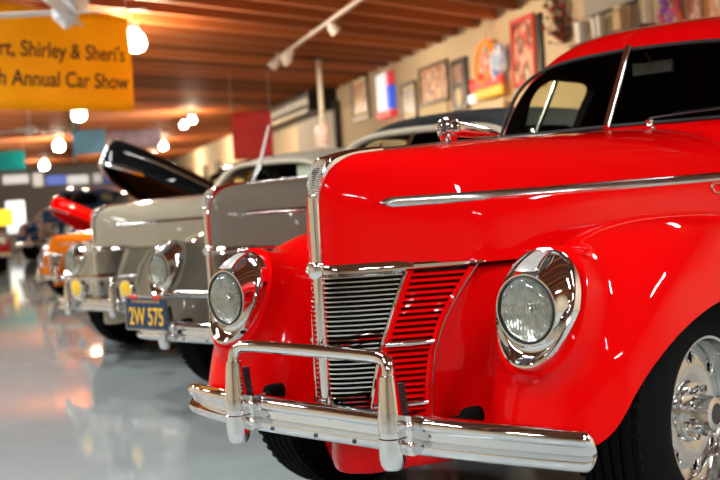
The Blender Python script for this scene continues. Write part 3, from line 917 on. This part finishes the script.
for q in (-2.9, -1.7, .9, 2.6):
    add_light(t, 'SPOT', (q, .12, -.22), 105, WARM, .05, rot=(math.radians(62), 0, 0), spot=1.9)
def ceiling_fan(p, label, a0):
    p = Vector(p); e = empty('ceiling_fan', p, 0, label, 'ceiling fan', 'white ceiling fans')
    m = MB(); m.tube([(0, 0, .05), (0, 0, CEIL-p.z)], .016, 8); m.lathe([(.07, CEIL-p.z-.06), (.03, CEIL-p.z-.1)], 12); m.build('rod', WHITEP, e)
    m = MB(); m.lathe([(.03, .12), (.09, .08), (.115, .02), (.11, -.05), (.06, -.09), (.03, -.13), (.001, -.135)], 20); m.build('motor', WHITEP, e)
    for k_ in range(4):
        T = Matrix.Rotation(a0+k_*PI/2, 4, 'Z') @ Matrix.Rotation(.16, 4, 'X')
        m = MB(); m.box((.10, -.055, -.006), (.68, .065, .006), T); m.box((.08, -.02, -.01), (.2, .02, .01), T)
        bevel(m.build('blade', WHITEP, e), .01)
ceiling_fan((-6.03, 2.34, 2.70), 'white ceiling fan in front of the top of the yellow banner', .85)
ceiling_fan((-17.5, 8.6, 2.58), 'smaller white ceiling fan seen beneath the yellow banner', .7)

# ------------------------------------------------------------------ hanging banners
def banner(name, a, b_, z0, z1, m_, label, wave=.02, group=None, cat='banner'):
    """cloth sheet from point a to b (x,y), hung from two cords"""
    a = Vector((*a, 0)); b_ = Vector((*b_, 0)); Ln = (b_-a).length
    e = empty(name, (a.x, a.y, z0), math.atan2(b_.y-a.y, b_.x-a.x), label, cat, group)
    rows = []; H = z1-z0
    for i in range(33):
        x = Ln*i/32
        rows.append([Vector((x, wave*math.sin(7*x+.8*j)*(.4+.6*j/8), H*j/8+(.03*abs(math.sin(PI*x/Ln*2))-.03)*(j == 8))) for j in range(9)])
    g = MB(); g.grid(rows); o = g.build('cloth', m_, e); sm = o.modifiers.new('thick', 'SOLIDIFY'); sm.thickness = .004
    for x in (.02, Ln-.02):
        g = MB(); g.tube([(x, 0, H-.02), (x, 0, CEIL-z0)], .004, 5); g.build('cord', SHADEM, e)
    return e
YEL = mat('yellow_banner_cloth', (1.0, .56, .014), rough=.38, var=.10, scale=3, bump=.05, transl=.6)
INK = mat('black_ink', (.012, .012, .015), rough=.6)
by = banner('yellow_banner', (-6.885, 1.62), (-7.055, 3.70), 1.965, 2.93, YEL, 'long yellow banner with black lettering hung below the rafters', .012)
# the sheet faces the viewer from its +X side: letters on the side towards the cars
def btext(body, s_right, z, size, sx):
    o = textobj('lettering', body, size, INK, by, (2.087-s_right, -.030, z), (PI/2, 0, 0), .001, sx, .12, 'RIGHT', .0018)
    return o
btext("rt, Shirley & Sheri's", .10, .490, .205, .90)
btext('h Annual Car Show', .085, .222, .205, .91)
BLUEB = mat('pale_blue_cloth', (.28, .55, .85), rough=.6, var=.35, scale=2.2, transl=.5)
banner('hanging_banner', (-26.0, 14.9), (-25.2, 15.5), 2.50, 3.22, BLUEB, 'pale blue banner hanging above the raised black bonnet', .01, 'small banners down the hall')
banner('hanging_banner', (-25.2, 15.55), (-24.0, 16.6), 2.62, 3.12, mat('faded_print_cloth', (.45, .38, .50), rough=.6, var=.6, scale=3, transl=.5), 'faded purple and blue banner beside the pale blue one', .01, 'small banners down the hall')
banner('hanging_banner', (-32.0, 14.7), (-30.5, 15.9), 2.30, 2.95, mat('teal_cloth', (.05, .5, .55), rough=.6, transl=.5), 'teal banner at the far left under the ceiling', .01, 'small banners down the hall')
REDB = mat('red_banner_cloth', (.88, .10, .10), rough=.6, var=.3, scale=3, transl=.5)
banner('wall_banner', (-14.04, 10.85), (-13.48, 11.38), 1.72, 2.63, REDB, 'red banner hung in front of the dark roller shutter housing', .03)

# ------------------------------------------------------------------ things on the picture wall
def art(name, cols, scale=3.0, seed=0.0, emit=0.0):
    m_ = bpy.data.materials.new(name); m_.use_nodes = True; nt = m_.node_tree; b_ = nt.nodes['Principled BSDF']
    tc = nt.nodes.new('ShaderNodeTexCoord'); mp = nt.nodes.new('ShaderNodeMapping'); mp.inputs['Location'].default_value = (seed, seed*2, seed*.7)
    nz = nt.nodes.new('ShaderNodeTexNoise'); nz.inputs['Scale'].default_value = scale; nz.inputs['Detail'].default_value = 2
    cr = nt.nodes.new('ShaderNodeValToRGB'); cr.color_ramp.interpolation = 'CONSTANT'
    els = cr.color_ramp.elements
    while len(els) < len(cols): els.new(.5)
    for i, c in enumerate(cols): els[i].position = 0 if i == 0 else .34+.32*i/len(cols); els[i].color = (*c, 1)
    nt.links.new(tc.outputs['Object'], mp.inputs[0]); nt.links.new(mp.outputs[0], nz.inputs['Vector']); nt.links.new(nz.outputs['Fac'], cr.inputs[0])
    nt.links.new(cr.outputs[0], b_.inputs['Base Color']); b_.inputs['Roughness'].default_value = .35
    if emit: nt.links.new(cr.outputs[0], b_.inputs['Emission Color']); b_.inputs['Emission Strength'].default_value = emit
    return m_
def framed(name, u0, u1, z0, z1, frame_m, art_m, label, cat, fw_=.06, mount=None, depth=.05, group=None):
    e = empty(name, room((u0+u1)/2, WV, z0), RA, label, cat, group); w2 = (u1-u0)/2; H = z1-z0
    g = MB(); d = depth
    g.box((-w2, -d, 0), (w2, -.002, fw_)); g.box((-w2, -d, H-fw_), (w2, -.002, H)); g.box((-w2, -d, fw_), (-w2+fw_, -.002, H-fw_)); g.box((w2-fw_, -d, fw_), (w2, -.002, H-fw_))
    bevel(g.build('frame', frame_m, e), .008)
    q = fw_
    if mount:
        g = MB(); g.box((-w2+q, -d*.5, q), (w2-q, -.002, H-q)); g.build('mount', mount, e); q += .11*min(2*w2, H)
        g = MB(); g.box((-w2+q, -d*.62, q), (w2-q, -d*.45, H-q)); g.build('picture', art_m, e)
    else:
        g = MB(); g.box((-w2+q, -d*.5, q), (w2-q, -.002, H-q)); g.build('picture', art_m, e)
    return e
CREAM = mat('cream_card', (.80, .68, .46), rough=.7)
FRK = mat('black_frame', (.02, .018, .016), rough=.35)
FRB = mat('brown_frame', (.10, .05, .025), rough=.4)
framed('framed_poster', -19.98, -18.64, 2.47, 3.42, FRB, art('orange_print', [(.7, .2, .03), (.75, .4, .08), (.35, .06, .03), (.8, .6, .3)], 2.5, 1), 'dark framed poster with an orange print, nearest the roller shutter', 'poster', .07, CREAM)
e = empty('lit_sign', room(-17.2, WV, 2.36), RA, 'bright lit sign in white, blue and red', 'sign')
LW = mat('lit_white_panel', (.9, .9, 1), emit=.9, ecol=(.95, .95, 1))
g = MB(); g.box((-.50, -.12, .14), (.18, -.01, .86)); bevel(g.build('white_panel', LW, e), .02)
g = MB(); g.box((.19, -.12, .16), (.42, -.01, .60)); bevel(g.build('blue_panel', mat('lit_blue', (.03, .12, .8), emit=1.0, ecol=(.03, .12, .8)), e), .02)
g = MB(); g.box((-.52, -.13, 0), (.48, -.01, .13)); g.lathe([(.001, -.1), (.17, -.09), (.17, -.02), (.001, -.01)], 24, Matrix.Translation((.24, 0, .72)) @ Matrix.Rotation(PI/2, 4, 'X') @ Matrix.Translation((0, 0, .11)))
bevel(g.build('red_panel', mat('lit_red', (.8, .04, .06), emit=.7, ecol=(.8, .04, .06)), e), .015)
framed('framed_picture', -16.35, -15.42, 2.22, 2.90, FRK, art('grey_print', [(.35, .3, .3), (.55, .5, .48), (.2, .15, .15), (.6, .4, .35)], 4, 2), 'small black framed grey picture beside the lit sign', 'picture', .05, CREAM)
framed('wide_picture', -15.2, -13.68, 2.40, 3.06, FRB, art('crowd_print', [(.5, .25, .15), (.75, .55, .35), (.2, .1, .06), (.8, .3, .15), (.85, .75, .55)], 6, 3), 'wide framed colour picture above a long cream panel', 'picture', .05)
e = empty('cream_signboard', room(-14.5, WV, 2.12), RA, 'long blank cream panel beneath the wide picture', 'panel')
g = MB(); g.box((-.75, -.05, 0), (.72, -.002, .26)); bevel(g.build('board', CREAM, e), .01)
g = MB(); g.box((-.77, -.06, -.02), (.74, -.002, 0)); g.box((-.77, -.06, .26), (.74, -.002, .28)); g.build('edging', FRB, e)
e = empty('double_frame', room(-13.12, WV, 2.18), RA, 'tall black frame holding two small pictures, one above the other', 'picture')
g = MB(); g.box((-.36, -.06, 0), (.34, -.002, .80)); bevel(g.build('frame', FRK, e), .01)
g = MB(); g.box((-.2, -.07, .42), (.2, -.058, .70)); g.build('upper_picture', art('dark_print', [(.15, .08, .06), (.45, .2, .15), (.3, .2, .18)], 6, 4), e)
g = MB(); g.lathe([(.15, .058), (.15, .07), (.001, .072)], 24, Matrix.Translation((0, 0, .2)) @ Matrix.Rotation(PI/2, 4, 'X')); g.build('round_picture', CREAM, e)
# lit ring sign hung on a cord, with its red, yellow and white plates
e = empty('ring_sign', room(-11.75, WV-.12, 2.02), RA, 'glowing orange ring sign on a cord over red and yellow plates', 'sign')
OR = emis('orange_tube', (1, .25, .01), .75)
g = MB(); g.tube([(-.02+.33*math.cos(a)+.08*math.sin(a), -.02, .74+.29*math.sin(a)) for a in np.linspace(0, 2*PI, 41)], .032, 10, cap=False); g.build('ring', OR, e)
g = MB(); g.lathe([(.15, .0), (.15, .02), (.001, .022)], 24, Matrix.Translation((-.02, 0, .74)) @ Matrix.Rotation(PI/2, 4, 'X')); g.build('disc', art('red_white_print', [(.75, .06, .05), (.85, .6, .5), (.8, .1, .05), (.9, .8, .7)], 6, 5, .2), e)
g = MB(); g.tube([(.3, .0, .5), (.5, -.02, .72), (.62, -.02, .92)], [.05, .12, .05], 10); g.tube([(.35, 0, .45), (.58, 0, .62), (.66, 0, .82)], [.05, .09, .04], 8); g.build('wing', art('blue_white_print', [(.05, .15, .6), (.8, .85, .9), (.5, .6, .8)], 7, 6, .2), e)
g = MB(); g.box((-.62, -.04, .36), (.62, .0, .50)); g.sphere((-.55, -.02, .46), .11, 12, (1, .3, 1)); g.sphere((-.2, -.02, .50), .11, 12, (1, .3, 1)); bevel(g.build('red_plate', emis('red_lit', (.9, .02, .015), .3), e), .02)
g = MB(); g.box((-.40, -.05, .22), (.66, -.01, .37)); bevel(g.build('yellow_plate', emis('yellow_lit', (.95, .55, .01), .35), e), .02)
g = MB(); g.box((-.72, -.04, .20), (-.42, -.01, .32)); g.build('white_plate', LW, e)
g = MB(); g.box((-.62, -.04, .0), (.66, -.01, .17)); bevel(g.build('cream_plate', CREAM, e), .01)
g = MB(); g.tube([(.05, 0, 1.05), (.0, 0, CEIL-2.06-.02)], .018, 6); g.build('cord', CREAM, e)
framed('red_poster', -10.98, -10.2, 2.30, 3.22, mat('red_frame', (.75, .08, .06), rough=.4), art('red_figure_print', [(.75, .5, .35), (.7, .12, .08), (.12, .08, .06), (.85, .7, .5)], 3.5, 7), 'tall poster with a red border and dark side strip', 'poster', .07)
e = empty('dark_strip_board', room(-10.05, WV, 2.26), RA, 'narrow black board standing against the red bordered poster', 'board')
g = MB(); g.box((-.07, -.05, 0), (.09, -.002, .92)); bevel(g.build('board', FRK, e), .01); g = MB(); g.box((-.08, -.06, -.02), (.10, -.002, 0)); g.build('foot', FRB, e)
# spray of dark red dried flowers
e = empty('dried_flower_spray', room(-9.25, WV-.05, 2.66), RA, 'spray of dark red dried flowers fixed to the wall', 'flowers')
random.seed(11); gs = MB(); gf = MB(); gd = MB()
for i in range(70):
    x, z = random.gauss(-.02, .2), random.uniform(.05, .72); y = -random.uniform(.0, .12)
    gs.tube([(.02, 0, .02), (x*.6, y*.5, z*.55), (x, y, z)], .005, 4)
    (gf if random.random() < .45 else gd).sphere((x, y, z), random.uniform(.018, .045), 6)
gs.build('stems', FRB, e); gf.build('blossoms', mat('dried_red', (.36, .03, .03), rough=.8, var=.4), e)['kind'] = 'stuff'; gd.build('seed_heads', mat('dried_brown', (.07, .035, .025), rough=.9, var=.4), e)['kind'] = 'stuff'
# shelf with cups, grey board, post, flowers and prints at the right end
e = empty('grey_board', room(-8.0, WV, 2.90), RA, 'pale grey board hung above the white cups', 'board')
g = MB(); g.box((-.72, -.04, .0), (.70, -.002, .34)); bevel(g.build('board', mat('grey_board_face', (.42, .42, .40), rough=.6), e), .01)
g = MB(); g.box((-.5, -.06, -.03), (.5, -.03, .0)); g.build('bracket', FRK, e)
sh = empty('wall_shelf', room(-8.0, WV, 2.56), RA, 'thin wall shelf carrying the white cups', 'shelf')
g = MB(); g.box((-.8, -.22, 0), (.9, -.002, .03)); bevel(g.build('board', FRB, sh), .005)
for q in (-.6, .7):
    g = MB(); g.box((q-.01, -.18, -.12), (q+.01, -.002, 0)); g.build('bracket', DARKMET, sh)
CUP = mat('white_cup', (.82, .82, .80), rough=.3)
for (u_, hh, rr, lb) in ((-8.66, .25, .09, 'tall white cup at the end of the wall shelf by the dried flowers'), (-8.30, .24, .055, 'slim white cup in the middle of the wall shelf'), (-8.17, .25, .055, 'slim white cup just right of its twin on the wall shelf')):
    e = empty('cup', room(u_, WV-.11, 2.592), RA, lb, 'cup', 'white cups on the wall shelf')
    g = MB(); g.lathe([(rr*.75, 0), (rr, hh), (rr*.92, hh), (rr*.7, .01), (.001, .01)], 20); g.build('body', CUP, e)
    g = MB(); g.lathe([(rr*1.03, hh-.01), (rr*1.05, hh), (rr*1.0, hh+.006), (rr*.9, hh)], 20, close=True); g.build('rim', CUP, e)
e = empty('jar', room(-7.66, WV-.13, 2.592), RA, 'small tan box shaped jar on the wall shelf beside the cups', 'jar')
g = MB(); g.box((-.1, -.06, .0), (.1, .06, .24)); bevel(g.build('body', mat('tan_jar', (.72, .5, .25), rough=.5), e), .03)
g = MB(); g.box((-.08, -.05, .24), (.08, .05, .28)); bevel(g.build('lid', CREAM, e), .01)
e = empty('white_post', room(-7.25, WV-.05, 0), RA, 'thin white vertical conduit post fixed to the wall right of the shelf', 'post')
g = MB(); g.tube([(0, 0, 0), (0, 0, CEIL-.02)], .022, 10); g.build('conduit', WHITEP, e)
g = MB(); 
for z in (1, 2.2, 3.2): g.box((-.035, -.03, z), (.035, .05, z+.03))
g.build('clamp', DARKMET, e)
e = empty('flower_ornament', room(-6.75, WV-.05, 2.5), RA, 'purple and red flower ornament on the wall above the red car roof', 'flowers')
random.seed(5)
for i, (x, z, c) in enumerate(((-.12, .22, (.3, .03, .5)), (.10, .20, (.75, .04, .1)), (0, .10, (.55, .1, .6)), (.16, .05, (.8, .1, .05)), (-.18, .08, (.7, .05, .25)))):
    g = MB()
    for k_ in range(6): g.sphere((x+.055*math.cos(k_*PI/3), -.02, z+.055*math.sin(k_*PI/3)), .042, 8, (1, .5, 1))
    fl = g.build('blossom', mat('petal_%d' % i, c, rough=.5), e)
    g = MB(); g.sphere((x, -.05, z), .028, 8); g.build('blossom_centre', CREAM, fl)
framed('small_print', -6.5, -6.22, 2.40, 2.78, mat('tan_frame', (.55, .3, .12), rough=.5), art('pink_print', [(.8, .4, .3), (.85, .65, .5), (.6, .15, .1)], 6, 9), 'small pink print in a tan frame beside the flower ornament', 'picture', .03)
framed('small_print', -6.16, -5.6, 2.36, 2.76, mat('orange_frame', (.8, .35, .08), rough=.5), art('orange_pink_print', [(.9, .5, .2), (.85, .3, .2), (.9, .75, .5)], 6, 12), 'small orange print at the right end of the wall', 'picture', .03)

# post with display sign in front of the shutter
e = empty('white_post', room(-15.72, 3.1, 0), 0, 'white steel post rising to the rafters before the roller shutter', 'post')
g = MB(); g.tube([(0, 0, 0), (0, 0, CEIL-.2)], .045, 14); g.build('shaft', mat('post_white', (.85, .82, .72), rough=.5), e)
g = MB(); g.cbox((0, 0, .01), (.2, .2, .02)); g.cbox((0, 0, CEIL-.2), (.2, .2, .02)); g.build('plate', DARKMET, e)
e = empty('display_stand', room(-14.3, 2.75, 0), RA, 'red and white display stand in front of the white post', 'display stand')
g = MB(); g.box((-.36, -.03, 1.72), (.36, .03, 2.12)); bevel(g.build('white_board', art('white_pink_print', [(.85, .8, .78), (.8, .45, .42), (.9, .88, .86)], 4, 14), e), .02)
g = MB(); g.lathe([(.34, 1.52), (.36, 1.62), (.20, 1.70)], 24); g.build('red_bowl', mat('red_enamel', (.5, .02, .02), rough=.25), e)
g = MB(); g.tube([(0, 0, .03), (0, 0, 1.72)], .03, 10); g.lathe([(.28, 0), (.28, .03), (.04, .05)], 24); g.build('stand', DARKMET, e)

# signs on the far wall
for i, (v_, z_, w_, h_, c, lb) in enumerate(((-4.3, 2.42, 1.4, .5, (.8, .8, .8), 'white sign at the left end of the far wall'), (-3.1, 2.2, .55, .75, (.75, .72, .68), 'tall pale sign second from the left on the far wall'), (-2.1, 2.25, 1.1, .5, (.12, .2, .75), 'bright blue sign between pale signs on the far wall'), (-.9, 2.2, 1.2, .5, (.75, .78, .8), 'white sign in the middle of the far wall'), (.2, 2.2, .5, .55, (.5, .5, .5), 'small grey sign right of the middle on the far wall'), (1.1, 2.15, 1.1, .5, (.04, .07, .3), 'dark blue sign toward the right of the far wall'), (2.8, 2.2, 1.0, .45, (.4, .36, .36), 'dim grey sign at the right of the far wall'))):
    e = empty('far_sign', room(U0+.06, v_, z_), RA+PI/2, lb, 'sign', 'signs on the far wall')
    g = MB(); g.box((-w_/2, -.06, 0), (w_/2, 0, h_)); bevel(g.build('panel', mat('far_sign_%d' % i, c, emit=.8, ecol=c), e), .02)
    g = MB(); g.box((-w_/2-.04, -.05, -.04), (w_/2+.04, .0, 0)); g.build('ledge', DARKMET, e)

# lit standing signs at the far left
e = empty('standing_sign', (-20.0, 9.2, 0), RA+.9, 'yellow lit sign on a stand at the left edge, far down the hall', 'sign')
g = MB(); g.box((-.45, -.04, .70), (.30, .04, 1.06)); bevel(g.build('yellow_panel', emis('sign_yellow', (1, .62, .03), 1.6), e), .03)
g = MB(); g.tube([(-.05, 0, 0), (-.05, 0, .72)], .03, 8); g.lathe([(.25, 0), (.25, .03), (.03, .05)], 20, Matrix.Translation((-.05, 0, 0))); g.build('stand', DARKMET, e)
e = empty('standing_sign', (-22.6, 11.0, 0), RA+.9, 'white lit sign on a stand beside the yellow one, far down the hall', 'sign')
g = MB(); g.box((-.28, -.04, .45), (.28, .04, 1.25)); bevel(g.build('white_panel', emis('sign_white', (.85, .93, 1), 1.4), e), .03)
g = MB(); g.tube([(0, 0, 0), (0, 0, .5)], .03, 8); g.lathe([(.25, 0), (.25, .03), (.03, .05)], 20); g.build('stand', DARKMET, e)

# ------------------------------------------------------------------ cars
red, red_hood = build_car('red_car', 'bright red 1940s car filling the right of the picture, chrome bumper to the viewer', RED, RED, None, 'vintage cars parked in a row')
hood_ornament(red); wiper(red); emblem(red); side_windows(red)

def soft_variant(o):
    for q in walk(o):
        if base(q) == 'roof': q.name = 'soft_top'
def add_frame(car, m_):
    """pale windshield frame and pillars of an open-topped car"""
    g = MB()
    def wp(x, z, off=0.0):
        y = .815+.62*(z-1.235)+.24*math.sqrt(x*x+.0004)
        return Vector((x, y-off*.85, z+off*.5))
    pts = [wp(.63*math.copysign(abs(math.cos(a))**.5, math.cos(a)), 1.20+.355*abs(math.sin(a))**.5, .012) for a in np.linspace(0, PI, 45)]
    g.tube(pts, .034, 10)
    g.build('windshield_frame', m_, car)
    g = MB(); g.box((-.62, .86, 1.10), (.62, 1.0, 1.235)); bevel(g.build('cowl', m_, car), .04, 3)
def low_top(car, k, kt=None):
    for q in car.children:
        if base(q) in ('soft_top', 'windshield', 'windshield_frame', 'door_window'): kk = (kt or k) if base(q) == 'soft_top' else k; q.scale.z = kk; q.location.z = 1.235*(1-kk)
def license_plate(car, x, y, z):
    e = empty('license_plate', (x, y, z)); e.parent = car
    NAVY = mat('plate_navy', (.006, .035, .10), rough=.4); PY = mat('plate_yellow', (.85, .48, .02), rough=.5)
    g = MB(); g.box((-.155, -.004, -.078), (.155, .004, .078)); bevel(g.build('plate', NAVY, e), .004)
    g = MB(); g.tube([(-.16, -.006, -.082), (.16, -.006, -.082), (.16, -.006, .082), (-.16, -.006, .082), (-.16, -.006, -.082)], .006, 6); g.build('plate_frame', CHROME2, e)
    textobj('lettering', '2W 575', .125, PY, e, (0, -.006, -.058), (PI/2, 0, 0), .0012, .66, 0, 'CENTER', .0015)
    g = MB()
    for k_ in range(9): g.cbox((-.10+.025*k_, -.005, .060), (.014, .003, .014))
    g.build('upper_line', mat('plate_faded', (.45, .30, .12), rough=.5), e)
    for q in (-.09, .10):
        g = MB(); g.cbox((q, -.008, .083), (.06, .012, .018)); g.build('tag', mat('red_tag', (.6, .05, .03), rough=.4), e)

def place(car, x, y, rz=0.0, s=1.0):
    car.location = (x, y, 0); car.rotation_euler = (0, 0, rz); car.scale = (s, s, s)
car2 = copy_tree(red); repaint(car2, TAUPE, TAUPE, BLACKTOP); soft_variant(car2)
def strip(car, names):
    for q in list(walk(car)):
        try: b_ = base(q)
        except ReferenceError: continue
        if b_ in names:
            for z in list(walk(q))[::-1]: bpy.data.objects.remove(z)
strip(car2, ('wiper', 'script_emblem', 'hood_ornament'))
car2.name = 'taupe_car'; tag(car2, 'taupe convertible with black cloth top and navy license plate, beside the red car')
place(car2, -2.00, 1.16, .05, .955)
add_frame(car2, CREAMP); low_top(car2, .68, .76); license_plate(car2, -.27, -.94, .565)
car3 = copy_tree(red); repaint(car3, BEIGE, BEIGE, TANTOP); soft_variant(car3)
strip(car3, ('wiper', 'script_emblem', 'hood_ornament'))
car3.name = 'beige_car'; tag(car3, 'beige convertible with pale windshield frame, beyond the taupe car')
place(car3, -4.237, 1.96, 0, .895)
add_frame(car3, CREAMP); low_top(car3, .70)
for x in (.03, .66):
    f = empty('fog_lamp', (x, -.93, .585)); f.parent = car3
    g = MB(); g.lathe([(.02, -.09), (.06, -.05), (.078, 0), (.078, .012), (.07, .014)], 24, Matrix.Rotation(PI/2, 4, 'X')); g.tube([(0, .04, -.02), (0, .05, -.11)], .012, 6); g.build('lamp_shell', CHROME, f)
    g = MB(); g.lathe([(.07, .010), (.05, .022), (.001, .028)], 24, Matrix.Rotation(PI/2, 4, 'X')); g.build('amber_glass', AMBER, f)
g = MB(); 
pts = [(.0, .84, 1.25), (.0, 1.0, 1.53), (.0, 1.10, 1.78)]
g.tube(pts, [.010, .012, .009], 8); g.build('aerial', SHADEM, car3)
g = MB(); g.box((.30, 1.12, 1.27), (.56, 1.135, 1.42), Matrix.Identity(4)); g.build('show_card', mat('white_card', (.85, .87, .9), rough=.6), car3)

def far_car(name, label, x, y, rz, s, pm, hp, lift=0, top=None):
    c = copy_tree(red); repaint(c, pm, hp, top); strip(c, ('wiper', 'script_emblem', 'hood_ornament', 'emblem'))
    c.name = name; tag(c, label); place(c, x, y, rz, s)
    if lift:
        for q in walk(c):
            if base(q) == 'hood':
                H = Matrix.Translation((0, .95, 1.20)); q.matrix_local = H @ Matrix.Rotation(-math.radians(lift), 4, 'X') @ H.inverted()
                if not q.modifiers:
                    sm = q.modifiers.new('thick', 'SOLIDIFY'); sm.thickness = .012; sm.offset = -1
    return c
far_car('orange_car', 'orange car with its black bonnet raised, beyond the beige car', -5.95, 3.12, 0, .84, ORANGE, BLACKP, 28, BLACKP)
far_car('cream_car', 'cream fronted car with a raised red bonnet, far down the row', -11.25, 5.6, 0, .62, CREAMP, RED, 28, CREAMP)
far_car('orange_roadster', 'small bright orange car between the beige car and the raised red bonnet', -8.85, 4.15, 0, .62, ORANGE, ORANGE)
far_car('navy_car', 'dark blue car at the far left of the row', -17.2, 8.85, .55, .84, BLUEP, BLUEP)
far_car('wine_car', 'dark wine red car at the left edge, nose to the aisle', -14.88, 5.75, 1.35, .78, WINE, WINE)
